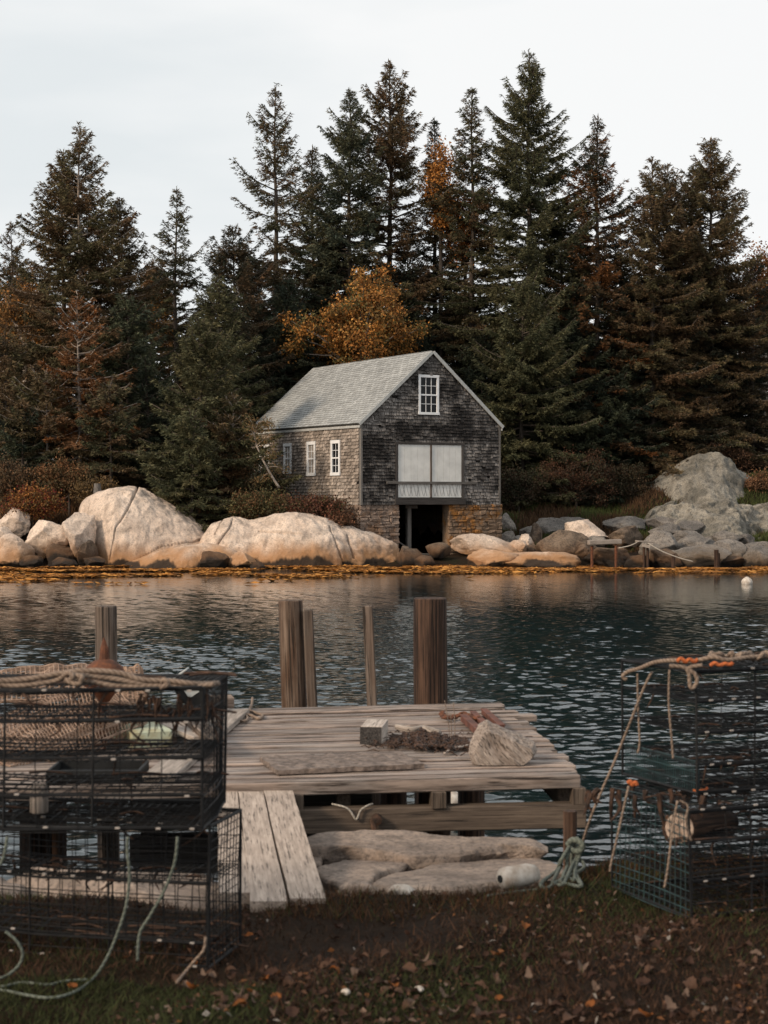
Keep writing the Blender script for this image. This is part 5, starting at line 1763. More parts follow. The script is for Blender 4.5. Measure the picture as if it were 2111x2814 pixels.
M['drift_grey'] = wood_mat('grey_driftwood', (0.10, 0.078, 0.064), (0.36, 0.305, 0.265), (0.13, 0.095, 0.075), 0.5, grain=(6, 75, 75), bump_s=0.4, ck_mul=1.3, ck_lo=0.38)
tag(mb.build('driftwood', M['drift_grey'], smooth=True), 'big weathered chunk of driftwood on the right of the deck', 'driftwood')

# rusty steel bars
for i, (a, b, s_) in enumerate([((1274, 1984), (1330, 2036), 0.040), ((1300, 1972), (1352, 2024), 0.034), ((1330, 1966), (1380, 2012), 0.036)]):
    A, B = D(*a), D(*b)
    mb = MB()
    z = DZ + s_ / 2 + 0.003
    mb.board((A.x, A.y, z), (B.x, B.y, z), s_, s_, chamfer=0.005)
    mb.board((A.x, A.y, z + s_ * 0.5 + 0.004), (B.x, B.y, z + s_ * 0.5 + 0.004), s_ * 1.25, 0.008, chamfer=0.002)
    tag(mb.build('steel_bar', M['rust_red']), ['nearest rusty red steel bar behind the driftwood', 'middle rusty steel bar behind the driftwood', 'rusty steel bar half hidden behind the driftwood'][i], 'steel bar')


def link_chain(label, pts, r, wire, mat, name='chain', lift=0.0):
    path = smooth_path(pts, 8)
    mb = MB()
    step = r * 2.1
    acc = 0.0; k = 0
    for i in range(1, len(path)):
        acc += (path[i] - path[i - 1]).length
        if acc >= step:
            acc = 0.0; k += 1
            t = (path[i] - path[i - 1]).normalized()
            s = Vector((0, 0, 1)).cross(t).normalized()
            n_ = t.cross(s)
            if k % 2: s, n_ = (s + n_ * 0.6).normalized(), s
            cpt = path[i]
            ringp = [cpt + t * (r * 1.5 * math.cos(a)) + s * (r * 0.85 * math.sin(a)) for a in np.linspace(0, 2 * math.pi, 11)]
            mb.tube(ringp, wire, 5, cap=False)
    return tag(mb.build(name, M[mat], smooth=True), label, 'chain')


link_chain('rusty chain coiled at the end of the steel bars', [D(1212, 1968, .03), D(1225, 1985, .03), D(1250, 1978, .02), D(1275, 1975, .03), D(1300, 1985, .03), D(1312, 1990, .04)], 0.017, 0.009, 'rust')
# heap of rusty chain and dried weed
pts = []
rg = random.Random(8)
for i in range(46):
    t = i / 45
    px = 1065 + 225 * t + rg.uniform(-14, 14)
    py = 2042 + 22 * math.sin(i * 1.9) * (0.4 + 0.6 * math.sin(math.pi * t)) + 12 * t + rg.uniform(-6, 6)
    pts.append(D(px, py, 0.018 + 0.022 * rg.random() * math.sin(math.pi * t)))
link_chain('heap of dark rusty chain in the middle of the deck', pts, 0.0135, 0.0065, 'weed')
mb = MB()
for i in range(170):
    t = rg.random()
    p = D(1000 + 320 * t + rg.uniform(-10, 10), 2045 + 14 * t + rg.gauss(0, 13), 0.006 + 0.03 * rg.random())
    an = rg.random() * 6.28
    l = rg.uniform(0.03, 0.10)
    d = Vector((math.cos(an), math.sin(an), rg.uniform(-0.1, 0.35)))
    mb.tube([p, p + d * l * 0.5 + Vector((0, 0, 0.012)), p + d * l + Vector((0, 0, -0.004))], [0.003, 0.003, 0.0015], 4, cap=False)
tag(mb.build('weed_litter', M['weed']), 'dark dry weed and twigs scattered round the chain heap', 'debris', kind='stuff')
for i, (pp, r0, lb) in enumerate([
    ([(1092, 2012), (1130, 2020), (1165, 2017), (1205, 2030)], 0.020, 'thick bleached branch lying behind the chain heap'),
    ([(1078, 2026), (1120, 2030), (1150, 2036)], 0.009, 'thin bleached stick beside the thick branch'),
    ([(1222, 2080), (1250, 2066), (1280, 2060), (1302, 2052)], 0.008, 'pale curved twig in front of the chain heap')]):
    mb = MB()
    mb.tube(smooth_path([D(x, y, r0 + 0.012) for x, y in pp], 5), r0, 8, wob=0.5)
    tag(mb.build('branch', M['pale_board'], smooth=True), lb, 'branch')
for i, (a, b, lb) in enumerate([((1237, 2034), (1222, 1925), 'taller dry stalk growing up through the deck'), ((1250, 2036), (1246, 1930), 'second dry stalk, right of the taller one'), ((1240, 2034), (1238, 1962), 'shortest dry stalk between the other two')]):
    A = D(*a); B = P(b[0], b[1], A.y)
    rope(lb, [A, (A + B) / 2 + Vector((0.004, 0, 0)), B], 0.0028, 'rope_tan', name='dry_stalk', cat='plant', sides=5)

# rope at the left of the deck
rope('short tan rope end coiled on the far left of the deck', [D(642, 1972, .012), D(655, 1985, .012), D(675, 1986, .012), D(680, 1976, .012), D(662, 1966, .015), D(648, 1972, .03), D(690, 1972, .014), D(712, 1981, .014), D(722, 1972, .014), D(700, 1962, .012), D(686, 1960, .02), D(692, 1948, .03), D(694, 1938, .05)], 0.010, 'rope_tan')

# loose boards left
for (a, b, w, t, mat, dz_, lb) in [
    ((436, 2150), (652, 1962), 0.17, 0.035, 'pale_board', 0.02, 'long pale board lying diagonally across the left of the deck'),
    ((470, 2020), (560, 2058), 0.13, 0.03, 'pale_board', 0.06, 'short pale board across the diagonal one'),
    ((505, 2000), (600, 2085), 0.10, 0.04, 'pile_grey', 0.09, 'grey weathered board leaning on the pale boards'),
    ((568, 1952), (640, 1950), 0.16, 0.09, 'drift', 0.05, 'short tan timber at the far left edge of the deck')]:
    A, B = D(*a, dz_), D(*b, dz_)
    mb = MB(); mb.board(A, B, w, t, chamfer=0.004)
    tag(mb.build('loose_board', M[mat]), lb, 'board')
A, B = D(345, 2020, 0.07), D(405, 2060, 0.07)
mb = MB()
c = D(368, 2058, 0.05)
mb.box((c.x, c.y + 0.25, DZ + 0.055), (0.28, 0.125, 0.055), Matrix.Rotation(R(112), 3, 'Z'), 0.5, chamfer=0.012)
tag(mb.build('painted_block', M['green_paint']), 'block of wood with flaking pale green paint', 'block')
# black tray
tr = thing('black_tray', 'shallow black plastic tray lying under the net heap', 'tray', tuple(D(255, 2150)))
b0 = D(255, 2150)
mb = MB(); mb.box((0, 0.17, 0.01), (0.24, 0.16, 0.008), None, chamfer=0.003); mb.build('base', M['plastic'], tr)
for (c, hf) in (((0, 0.008, 0.03), (0.24, 0.008, 0.03)), ((0, 0.332, 0.03), (0.24, 0.008, 0.03)), ((-0.232, 0.17, 0.03), (0.008, 0.152, 0.03)), ((0.232, 0.17, 0.03), (0.008, 0.152, 0.03))):
    mb = MB(); mb.box(c, hf, None, chamfer=0.003); mb.build('rim', M['plastic'], tr)

# rusty mushroom anchor leaning by the left pile
an = thing('mushroom_anchor', 'rusty mushroom anchor standing among the nets', 'anchor', tuple(D(280, 2060)))
b0 = D(280, 2060)
Ya = b0.y
mb = MB()
rs = [(0.0, 0.30), (0.03, 0.285), (0.07, 0.22), (0.10, 0.14), (0.115, 0.03)]
zc = P(288, 1880, Ya).z - b0.z
rad = 62 * Ya / F
prof = [(rad * 1.0, 0.0), (rad * 0.97, 0.05), (rad * 0.8, 0.10), (rad * 0.45, 0.135), (0.02, 0.15)]
mb.tube([Vector((0.015, 0, zc + h)) for (_, h) in prof], [r_ for (r_, _) in prof], 28)
mb.tube([Vector((0.015, 0, zc - h * 1.0)) for h in (0.0, 0.03, 0.10)], [rad * 0.98, rad * 0.6, 0.03], 28)
mb.build('cap', M['rust'], an, smooth=True)
mb = MB(); mb.board((0.0, 0, -0.002), (0.012, 0, zc), 0.045, 0.025, up=(0, 1, 0), chamfer=0.004); mb.build('shank', M['rust'], an)
mb = MB(); zt = P(288, 1752, Ya).z - b0.z
mb.tube([Vector((0.015, 0, zc + 0.13)), Vector((0.015, 0, zc + 0.2)), Vector((0.012, 0, zt))], [0.032, 0.026, 0.004], 10); mb.build('spike', M['rust'], an)

# mesh bags
def mesh_bag(label, corners, th, seed, spacing=0.028, wire=0.0036, bulge=1.0):
    """Flattened bag of coarse netting spanned between four corners."""
    c = [Vector(p) for p in corners]
    rgn = random.Random(seed)
    so = Vector((seed * 3.7, 1.3, seed))
    LU = ((c[1] - c[0]).length + (c[2] - c[3]).length) / 2
    LV = ((c[3] - c[0]).length + (c[2] - c[1]).length) / 2
    nu, nv = max(4, int(LU / spacing)), max(4, int(LV / spacing))
    nrm = (c[1] - c[0]).cross(c[3] - c[0]).normalized()
    if nrm.z < 0: nrm = -nrm

    def pt(u, v, sd):
        p = (c[0] * (1 - u) + c[1] * u) * (1 - v) + (c[3] * (1 - u) + c[2] * u) * v
        b = (max(0.0, 1 - abs(2 * u - 1) ** 4) * max(0.0, 1 - abs(2 * v - 1) ** 3)) ** 0.5
        wv = 0.035 * noise.noise(Vector((u * 3.3, v * 3.3, sd)) + so) + 0.02 * noise.noise(Vector((u * 9, v * 5, sd)) + so)
        return p + nrm * (sd * th / 2 * b * bulge + wv * (0.4 + b))
    mb = MB()
    for sd in (1, -1):
        for i in range(nu + 1):
            mb.tube([pt(i / nu, j / 14, sd) for j in range(15)], wire, 4, cap=False)
        for j in range(nv + 1):
            mb.tube([pt(i / 22, j / nv, sd) for i in range(23)], wire, 4, cap=False)
    t = thing('mesh_bag', label, 'net bag', tuple(c[0]), group='brown mesh bags heaped on the deck')
    o = mb.build('netting', M['net'], t)
    o.location = -c[0]
    return t


def W(px, py, Y): return P(px, py, Y)


mesh_bag('flat mesh bag on top at the back of the heap', [W(-60, 1850, 10.4), W(250, 1828, 10.6), W(255, 1905, 9.9), W(-60, 1935, 9.7)], 0.10, 2)
mesh_bag('mesh bag sticking out right of the anchor', [W(300, 1835, 10.7), W(392, 1838, 10.7), W(405, 1930, 10.0), W(300, 1930, 10.0)], 0.10, 3)
mesh_bag('long mesh bag slanting down to the left, upper of the slanting ones', [W(-80, 2010, 9.3), W(270, 1885, 10.3), W(330, 1925, 9.9), W(-60, 2085, 8.95)], 0.16, 4)
mesh_bag('long mesh bag slanting down, middle of the slanting ones', [W(-60, 2065, 9.0), W(330, 1910, 10.1), W(385, 1965, 9.6), W(30, 2105, 8.85)], 0.16, 5)
mesh_bag('mesh bag at the bottom of the heap behind the anchor shank', [W(60, 2070, 9.2), W(360, 1950, 9.95), W(405, 1985, 9.65), W(140, 2090, 9.0)], 0.14, 6)

# green rope tangle
rg = random.Random(17)
pts = [D(470 + 46 * math.sin(i * 1.3) + rg.uniform(-12, 12), 1972 + 14 * math.cos(i * 1.9) + rg.uniform(-5, 5), 0.05 + 0.05 * rg.random()) for i in range(34)]
rope('tangle of thin green line behind the left cages', pts, 0.0065, 'rope_green')
# dark case tilted
cs_ = thing('battery_case', 'dark plastic case with pale label tilted on the far left edge', 'case', tuple(P(525, 1900, 10.9)))
mb = MB(); rt_ = Matrix.Rotation(R(-35), 3, 'Y')
mb.box((0, 0, 0), (0.075, 0.09, 0.13), rt_, chamfer=0.012); mb.build('body', M['plastic'], cs_)
mb = MB(); mb.box(rt_ @ Vector((0, 0, 0.137)), (0.068, 0.08, 0.006), rt_, chamfer=0.003); mb.build('lid', M['plastic_grey'], cs_)
mb = MB(); mb.box(rt_ @ Vector((0.02, -0.0925, 0.02)), (0.04, 0.002, 0.05), rt_); mb.build('label_plate', M['plastic_grey'], cs_)
rock('dark weedy stone at the far left edge of the deck', tuple(D(500, 1968, 0.04)), (0.10, 0.09, 0.07), 401, M['granite_dark'], sub=3)

# ------------------------------------------------------------------ wire cages
def grid_panel(mb, O, U, V, LU, LV, su, sv, r, jit=0.0, skip=0.0):
    O, U, V = Vector(O), Vector(U), Vector(V)
    nu, nv = max(1, round(LU / su)), max(1, round(LV / sv))
    for i in range(nu + 1):
        if random.random() < skip: continue
        a = O + U * (LU * i / nu)
        m = Vector([random.uniform(-jit, jit) for _ in range(3)])
        mb.tube([a, a + V * LV / 2 + m, a + V * LV], r, 4, cap=False)
    for j in range(nv + 1):
        if random.random() < skip: continue
        a = O + V * (LV * j / nv)
        m = Vector([random.uniform(-jit, jit) for _ in range(3)])
        mb.tube([a, a + U * LU / 2 + m, a + U * LU], r, 4, cap=False)


def cage(label, loc, rotz, x0, x1, dep, H, levels, mat, front_step, front_h, group, mesh=0.042, front_skip=0.0, end_mat=None, r=0.0021, fr=0.0055, ends=(1, 1), back=True, lev_mat=None, weed=0):
    t = thing('wire_cage', label, 'cage', loc, rotz, group)
    X, Y, Z = Vector((1, 0, 0)), Vector((0, 1, 0)), Vector((0, 0, 1))
    L_ = x1 - x0
    mb = MB()
    zs = [0.006] + list(levels) + [H - 0.006]
    for z in (zs[0], zs[-1]):
        for (a, b) in (((x0, 0, z), (x1, 0, z)), ((x0, dep, z), (x1, dep, z)), ((x0, 0, z), (x0, dep, z)), ((x1, 0, z), (x1, dep, z))):
            mb.tube([a, b], fr, 6)
    for x in (x0, x1):
        for y in (0, dep): mb.tube([(x, y, 0), (x, y, H)], fr, 6)
    for x in np.arange(x0 + 0.28, x1 - 0.1, 0.30):
        mb.tube([(x, 0, 0), (x + 0.004, 0, H)], fr * 0.8, 5)
    mb.build('frame', M[mat], t)
    for z in zs:
        mb = MB()
        grid_panel(mb, (x0, 0.004, z), X, Y, L_, dep - 0.008, mesh, mesh, r, jit=0.012)
        # rolled edge of the panel, doubled wire
        mb.tube([(x0, -0.004, z + 0.008), (x0 + L_ / 2, -0.006, z + 0.004), (x1, -0.004, z + 0.009)], fr * 0.9, 5)
        mb.build('shelf_mesh', M[lev_mat or mat], t)
    mb = MB(); grid_panel(mb, (x0, -0.003, 0), X, Z, L_, H, front_step, front_h, r * 0.9, jit=0.004, skip=front_skip); mb.build('front_mesh', M[mat], t)
    if back:
        mb = MB(); grid_panel(mb, (x0, dep + 0.003, 0), X, Z, L_, H, front_step, front_h, r * 0.9, jit=0.004, skip=front_skip); mb.build('back_mesh', M[mat], t)
    for q, x in ((0, x0), (1, x1)):
        if ends[q]:
            mb = MB(); grid_panel(mb, (x, 0, 0), Y, Z, dep, H, mesh, mesh, r, jit=0.003); mb.build('end_mesh', M[end_mat or mat], t)
    if weed:   # dried weed and twine caught in the mesh
        mb = MB()
        for _ in range(weed):
            z = random.choice(zs); p = Vector((random.uniform(x0, x1), random.uniform(-0.005, dep), z))
            l = random.uniform(0.02, 0.10)
            q = [p, p + Vector((random.uniform(-.03, .03), random.uniform(-.02, .02), -l * 0.4)), p + Vector((random.uniform(-.05, .05), random.uniform(-.03, .03), -l))]
            mb.tube(smooth_path(q, 3), [0.006, 0.006, 0.005, 0.005, 0.004, 0.003, 0.0015], 4, cap=False)
            mb.tube(smooth_path([p + Vector((-l, 0, 0.006)), p + Vector((0, random.uniform(-.03, .03), 0.012)), p + Vector((l, 0, 0.005))], 3), 0.004, 4, cap=False)
        mb.build('caught_weed', M['weed'], t)['kind'] = 'stuff'
    # clips along the front rails
    cm = None
    for z in zs:
        for x in np.arange(x0 + 0.05, x1, 0.115):
            if random.random() < 0.35: continue
            if cm is None:
                mb = MB(); mb.box((0, 0, 0), (0.0085, 0.004, 0.0035), None, 0.5, chamfer=0.0015)
                cm = mb.build('clip', M['clip'], t)
            else:
                c2 = cm.copy(); COL.objects.link(c2); c2.parent = t; cm2 = c2
            (cm if cm.get('set') is None else c2).location = (x + random.uniform(-0.02, 0.02), -0.013, z + 0.004)
            cm['set'] = 1
    for ch in t.children:
        if 'set' in ch.keys(): del ch['set']
    so = Vector((x1 * 7 + H * 31, rotz * 9, loc[2] * 5))   # dented, sagging wire
    for ch in t.children:
        if ch.name.startswith('clip'): continue
        for v in ch.data.vertices:
            q = v.co * 2.3 + so
            mid = math.sin(math.pi * min(1, max(0, (v.co.x - x0) / L_)))
            v.co += Vector((noise.noise(q), noise.noise(q + Vector((9, 0, 0))), noise.noise(q + Vector((0, 9, 0))) - 0.5 * mid)) * 0.016
    return t


gl = nz(-0.6, 5.6)
cage('lower of the two black wire cages on the left', (-0.60, 5.575, 1.0), R(-16), -1.25, 0.0, 0.30, 0.49, [0.085, 0.285], 'wire', 0.05, 0.05, 'wire cages on the left', mesh=0.03, front_skip=0.12, weed=60)
cage('upper of the two black wire cages on the left, rope along its top', (-0.605, 5.45, 1.495), R(-3), -1.25, 0.0, 0.52, 0.47, [0.115, 0.235, 0.36], 'wire', 0.145, 0.47, 'wire cages on the left', mesh=0.03, back=False, weed=30)
cage('lower of the two wire cages on the right, rotting log inside', (1.16, 6.23, 1.0), R(23), 0.0, 1.25, 0.56, 0.42, [0.14, 0.29], 'wire', 0.085, 0.06, 'wire cages on the right', mesh=0.034, front_skip=0.2, end_mat='wire_teal', weed=60)
cage('upper of the two wire cages on the right, tan rope heaped on top', (1.235, 6.47, 1.425), R(24), 0.0, 1.25, 0.55, 0.50, [0.12, 0.25, 0.375], 'wire', 0.13, 0.5, 'wire cages on the right', mesh=0.03, end_mat=None, ends=(0, 1), back=False, weed=60)
# teal mesh panel standing in the lower part of the upper right cage
mb = MB(); Rm = Matrix.Rotation(R(24), 3, 'Z')
grid_panel(mb, Vector((1.245, 6.48, 1.43)), Rm @ Vector((0, 1, 0)), Vector((0, 0, 1)), 0.53, 0.13, 0.016, 0.04, 0.0022)
tag(mb.build('mesh_sheet', M['wire_teal']), 'teal wire mesh sheet across the left end of the upper right cage', 'mesh')

# ropes on the left cages
ctop = 1.495 + 0.47


def LT(px, py, Y=5.5): return P(px, py, Y)


rope('thick tan rope along the top of the left cages, uppermost strand', [LT(-60, 1872), LT(60, 1868), LT(160, 1852), LT(240, 1843), LT(330, 1850), LT(390, 1868), LT(470, 1872), LT(540, 1880), LT(600, 1878, 5.6)], 0.0095, 'rope_tan', sides=8)
rope('tan rope looped below the uppermost strand on the left cages', [LT(-60, 1876), LT(30, 1884), LT(100, 1880), LT(160, 1868), LT(190, 1848, 5.44), LT(200, 1862, 5.42), LT(185, 1874), LT(240, 1872), LT(330, 1886), LT(430, 1884), LT(520, 1888), LT(590, 1880)], 0.009, 'rope_tan', sides=8)
rope('tan rope strand with a knot on the middle of the left cages', [LT(180, 1868, 5.44), LT(215, 1880, 5.42), LT(225, 1860, 5.42), LT(205, 1856, 5.44), LT(250, 1858), LT(320, 1866), LT(380, 1878), LT(440, 1888), LT(450, 1868, 5.44), LT(462, 1880, 5.43), LT(440, 1890, 5.43)], 0.009, 'rope_tan', sides=8)
for i, (pp, lb) in enumerate([
    ([(352, 2300), (350, 2340), (356, 2400), (350, 2470), (335, 2530), (300, 2620), (255, 2690), (200, 2728), (140, 2742), (80, 2736), (10, 2722), (-60, 2715)], 'green rope hanging down the left cages and trailing over the grass'),
    ([(488, 2300), (480, 2370), (450, 2450), (410, 2520), (384, 2565), (378, 2640)], 'second green rope hanging at the right end of the left cages'),
    ([(20, 2300), (8, 2360), (-20, 2400)], 'green rope end hanging at the left frame edge'),
    ([(-40, 2690), (10, 2685), (50, 2655), (62, 2620), (45, 2585), (15, 2560)], 'green rope loop at the lower left of the cages'),
    ([(-60, 2700), (0, 2712), (60, 2700), (130, 2706), (180, 2696), (240, 2692)], 'green rope lying in the grass before the left cages'),
    ([(565, 2575), (560, 2610), (535, 2640), (510, 2670), (485, 2700)], 'frayed pale rope end hanging off the lower left cage')]):
    pts = []
    for (x, y) in pp:
        p = P(x, y, 5.40)
        if p.z < 1.035: p = G(x, y, 1.035)
        pts.append(p)
    rope(lb, pts, 0.0052, 'rope_green' if i < 5 else 'rope_tan', sides=7)
# scraps of dark weed and red twine hanging at the right corner of the upper cage
rg = random.Random(33)
mb = MB()
for i in range(42):
    x = 380 + 225 * rg.random(); y = 1905 + rg.random() * 50
    p = P(x, y, 5.48 + rg.random() * 0.3)
    l = rg.uniform(0.03, 0.14)
    mb.tube(smooth_path([p, p + Vector((rg.uniform(-.02, .02), 0, -l / 2)), p + Vector((rg.uniform(-.04, .04), 0, -l))], 3), [0.006, 0.005, 0.004, 0.003, 0.0025, 0.002, 0.001], 4, cap=False)
tag(mb.build('hanging_weed', M['weed']), 'dark dried weed hanging from the corner of the upper left cage', 'seaweed', kind='stuff')
# pale float inside the lower left cage and a wood runner
mb = MB(); c = P(108, 2195, 5.7)
mb.tube([c + Vector((0, 0, -0.05)), c + Vector((0, 0, -0.045)), c + Vector((0, 0, 0.045)), c + Vector((0, 0, 0.05))], [0.022, 0.032, 0.032, 0.022], 16)
tag(mb.build('cage_float', M['pale_board'], smooth=True), 'pale cylindrical float inside the upper left cage', 'float')

# ropes, log and twine on the right cages
def RT(px, py, Y=6.45): return P(px, py, Y)


rope('tan rope heaped along the top of the right cages, hooked end at its left', [RT(1722, 1868, 6.9), RT(1712, 1858, 6.9), RT(1728, 1845, 6.88), RT(1760, 1836, 6.8), RT(1800, 1820, 6.7), RT(1850, 1815, 6.6), RT(1900, 1818, 6.55), RT(1960, 1806, 6.5), RT(2000, 1814, 6.5), RT(2060, 1806, 6.55), RT(2140, 1802, 6.6)], 0.009, 'rope_tan', sides=8)
pts = []
rg = random.Random(40)
for i in range(30):
    pts.append(RT(1940 + 6.6 * i + 12 * math.sin(i * 1.5), 1802 + 10 * math.cos(i * 2.1) + rg.uniform(-3, 3), 6.6 + 0.04 * math.sin(i * 1.1)))
rope('coiled tan rope bundle at the right end of the cage top', pts, 0.009, 'rope_tan', sides=8)
rope('tan rope loop hanging over the front of the upper right cage', [RT(1840, 1830), RT(1880, 1834), RT(1893, 1850), RT(1897, 1885), RT(1905, 1890), RT(1916, 1872), RT(1910, 1852), RT(1892, 1836), RT(1930, 1828)], 0.0085, 'rope_tan', sides=8)
rope('orange twine wound on the top rope, left one', [RT(1860, 1818), RT(1872, 1810), RT(1884, 1818), RT(1896, 1812), RT(1908, 1818), RT(1918, 1812)], 0.008, 'rope_orange', name='twine', sides=7)
rope('orange twine wound on the top rope, right one', [RT(1952, 1830, 6.4), RT(1964, 1822, 6.4), RT(1978, 1828, 6.4), RT(1992, 1824, 6.4), RT(2008, 1826, 6.4), RT(2014, 1820, 6.4)], 0.008, 'rope_orange', name='twine', sides=7)
rope('orange twine knot on the lower right cage', [RT(1724, 2152, 6.3), RT(1732, 2148, 6.3), RT(1738, 2156, 6.3), RT(1746, 2150, 6.3), RT(1750, 2158, 6.3)], 0.009, 'rope_orange', name='twine', sides=7)
rope('orange twine scrap inside the right cages', [RT(1905, 2172, 6.5), RT(1915, 2174, 6.5), RT(1935, 2172, 6.5), RT(1945, 2164, 6.5)], 0.006, 'rope_orange', name='twine', sides=7)
rope('long rope slanting from the right cage top down to the green coil', [RT(1792, 1846, 6.8), RT(1770, 1890, 6.8), RT(1730, 1990, 6.85), RT(1690, 2090, 6.9), RT(1655, 2170, 6.9), RT(1630, 2230, 6.9), RT(1612, 2280, 6.95), RT(1600, 2318, 7.0), RT(1588, 2330, 7.05)], 0.006, 'rope_tan', sides=7)
for i, (pp, Y, lb) in enumerate([
    ([(1752, 1850), (1754, 1950), (1758, 2040), (1752, 2070)], 6.85, 'thin tan cord hanging at the far left of the upper right cage'),
    ([(1840, 1840), (1838, 1930), (1846, 2030), (1850, 2085)], 6.5, 'thin tan cord hanging nearer on the upper right cage'),
    ([(1728, 2160), (1712, 2230), (1694, 2310), (1680, 2370), (1676, 2395)], 6.3, 'tan cord hanging from the orange knot down the lower right cage'),
    ([(1862, 2200), (1848, 2280), (1836, 2380), (1826, 2440)], 6.15, 'tan cord hanging in front of the log'),
    ([(1868, 2200), (1890, 2215), (1886, 2250), (1892, 2290), (1900, 2310)], 6.2, 'tan cord looped round the log')]):
    rope(lb, [P(x, y, Y) for x, y in pp], 0.0046, 'rope_tan', sides=6)
log = thing('sawn_log', 'short sawn log with rough bark inside the lower right cage', 'log', tuple(P(1870, 2275, 6.5)))
b0 = P(1870, 2275, 6.5)
A = P(1868, 2276, 6.35) - b0; B = P(1985, 2262, 6.75) - b0
mb = MB(); mb.tube([A.lerp(B, t) for t in np.linspace(0, 1, 8)], 0.068, 18, wob=0.2); mb.build('bark', M['pile_dark'], log, smooth=True)
mb = MB(); dirn = (B - A).normalized(); mb.tube([A - dirn * 0.004, A + dirn * 0.002], 0.058, 18); mb.build('sawn_end', M['drift'], log)
mb = MB()
rg = random.Random(50)
for i in range(26):
    p = P(1610 + 330 * rg.random(), 2165 + rg.random() * 25, 6.75 - rg.random() * 0.4)
    l = rg.uniform(0.04, 0.15)
    mb.tube(smooth_path([p, p + Vector((rg.uniform(-.02, .02), 0, -l / 2)), p + Vector((rg.uniform(-.04, .04), 0, -l))], 3), [0.011, 0.011, 0.010, 0.009, 0.007, 0.004, 0.001], 5, cap=False)
tag(mb.build('hanging_weed', M['weed']), 'dark dried weed hanging from the lower right cage', 'seaweed', kind='stuff')

# buoy and green rope coil at the grass edge
bu = thing('spar_buoy', 'white foam buoy lying in the grass by the green rope', 'buoy', tuple(G(1420, 2430, 1.03)))
b0 = G(1420, 2430, 1.03)
A = G(1375, 2436, 1.04) - b0; B = G(1478, 2412, 1.05) - b0
A.z = B.z = 0.04
mb = MB()
prof = [(0, 0.012), (0.02, 0.034), (0.08, 0.044), (0.3, 0.046), (0.7, 0.045), (0.92, 0.036), (1.0, 0.014)]
mb.tube([A.lerp(B, t) for t, _ in prof], [r_ for _, r_ in prof], 18, wob=0.08); mb.build('body', M['foam'], bu, smooth=True)
mb = MB(); d = (B - A).normalized(); mb.tube([A - d * 0.002, A + d * 0.012], 0.016, 10); mb.build('hole_ring', M['plastic'], bu)
rg = random.Random(60)
for i, lb in enumerate(['green rope loop hanging highest over the coil', 'green rope loop on the right of the coil', 'green rope loop on the left of the coil', 'green rope loop lying nearest the grass', 'thin pale green loop inside the coil']):
    top = (1580 + rg.uniform(-8, 8), 2312 + rg.uniform(-4, 8))
    lo = [(1500 + 17 * i + rg.uniform(-25, 18), 2418 + rg.uniform(-14, 16)), (1535 + 14 * i + rg.uniform(-22, 22), 2430 + rg.uniform(-16, 8))]
    m1 = (top[0] - 44 + i * 13 + rg.uniform(-10, 10), top[1] + 42 + rg.uniform(-8, 14)); m2 = (1588 + rg.uniform(-18, 22), 2380 + rg.uniform(-14, 14))
    pts = [P(top[0], top[1], 7.05), P(m1[0], m1[1], 6.97 + rg.uniform(-.05, .05)), P(m1[0] - 8 + rg.uniform(-12, 12), m1[1] + 26, 6.93), G(lo[0][0], lo[0][1], 1.045), G((lo[0][0] + lo[1][0]) / 2 + rg.uniform(-14, 14), lo[0][1] + rg.uniform(4, 16), 1.035), G(lo[1][0], lo[1][1], 1.04), P(m2[0], m2[1], 6.93), P(1596 + rg.uniform(-10, 8), 2345 + rg.uniform(-8, 8), 7.0), P(1585, 2318, 7.05)]
    rope(lb, pts, 0.008 if i < 4 else 0.006, 'rope_green', sides=7)
rope('green rope knot at the top of the coil', [P(1560, 2322, 7.02), P(1575, 2308, 7.0), P(1600, 2318, 6.98), P(1596, 2338, 6.98), P(1572, 2336, 7.0), P(1566, 2316, 7.04), P(1590, 2306, 7.06)], 0.013, 'rope_green', sides=8)
rope('green rope running from the coil past the white buoy', [G(1545, 2425, 1.03), G(1500, 2440, 1.03), G(1460, 2447, 1.03), G(1410, 2452, 1.03), G(1340, 2462, 1.03)], 0.006, 'rope_green', sides=7)
mb = MB(); a = G(1585, 2400, 1.0)
mb.tube([(a.x, a.y + 0.25, 0.9), (a.x, a.y + 0.25, 1.22)], 0.03, 10, wob=0.1)
tag(mb.build('rope_stake', M['pile_dark']), 'short dark stake holding up the green rope coil', 'stake')

# ------------------------------------------------------------------ near grass and leaves
rg = np.random.default_rng(99)
n = 260000
Y = 4.4 + (7.6 - 4.4) * rg.random(n) ** 1.0
X = rg.uniform(-1, 1, n) * (0.55 * Y)
zz = nz(X, Y)
ok = zz > 0.75
X, Y, zz = X[ok], Y[ok], zz[ok]; n = len(X)
fl = np.sin(X * 2.3 + 1.5 * np.sin(Y * 1.7)) * 0.6 + np.sin(X * 5.1 - Y * 3.3) * 0.4 + np.sin(Y * 4.9 + X) * 0.35
fl += np.where((X < -0.35) & (Y < 5.35), 2.2, 0) + np.where((X > 0.15) & (X < 0.45) & (Y < 5.0), 0.6, 0) - np.where((X > 0.4) & (Y < 5.6), 0.7, 0)
den = rg.random(n) < (0.45 + 0.35 * np.clip(fl, -1, 1))
X, Y, zz, fl = X[den], Y[den], zz[den], fl[den]; n = len(X)
gr = (fl + rg.normal(0, 0.5, n)) > 0.55
cg = np.where(gr[:, None], np.array([[0.032, 0.038, 0.013]]), np.array([[0.046, 0.024, 0.014]])) * rg.uniform(0.5, 1.5, n)[:, None]
blades('grass', 'short dark grass and dead stems on the near bank', np.stack([X, Y, zz - 0.004], 1), rg.uniform(0.010, 0.040, n) * (1 + 0.6 * (rg.random(n) < 0.06)), cg, 0.006, M['grass'], 'grass', 8, lean=0.7)
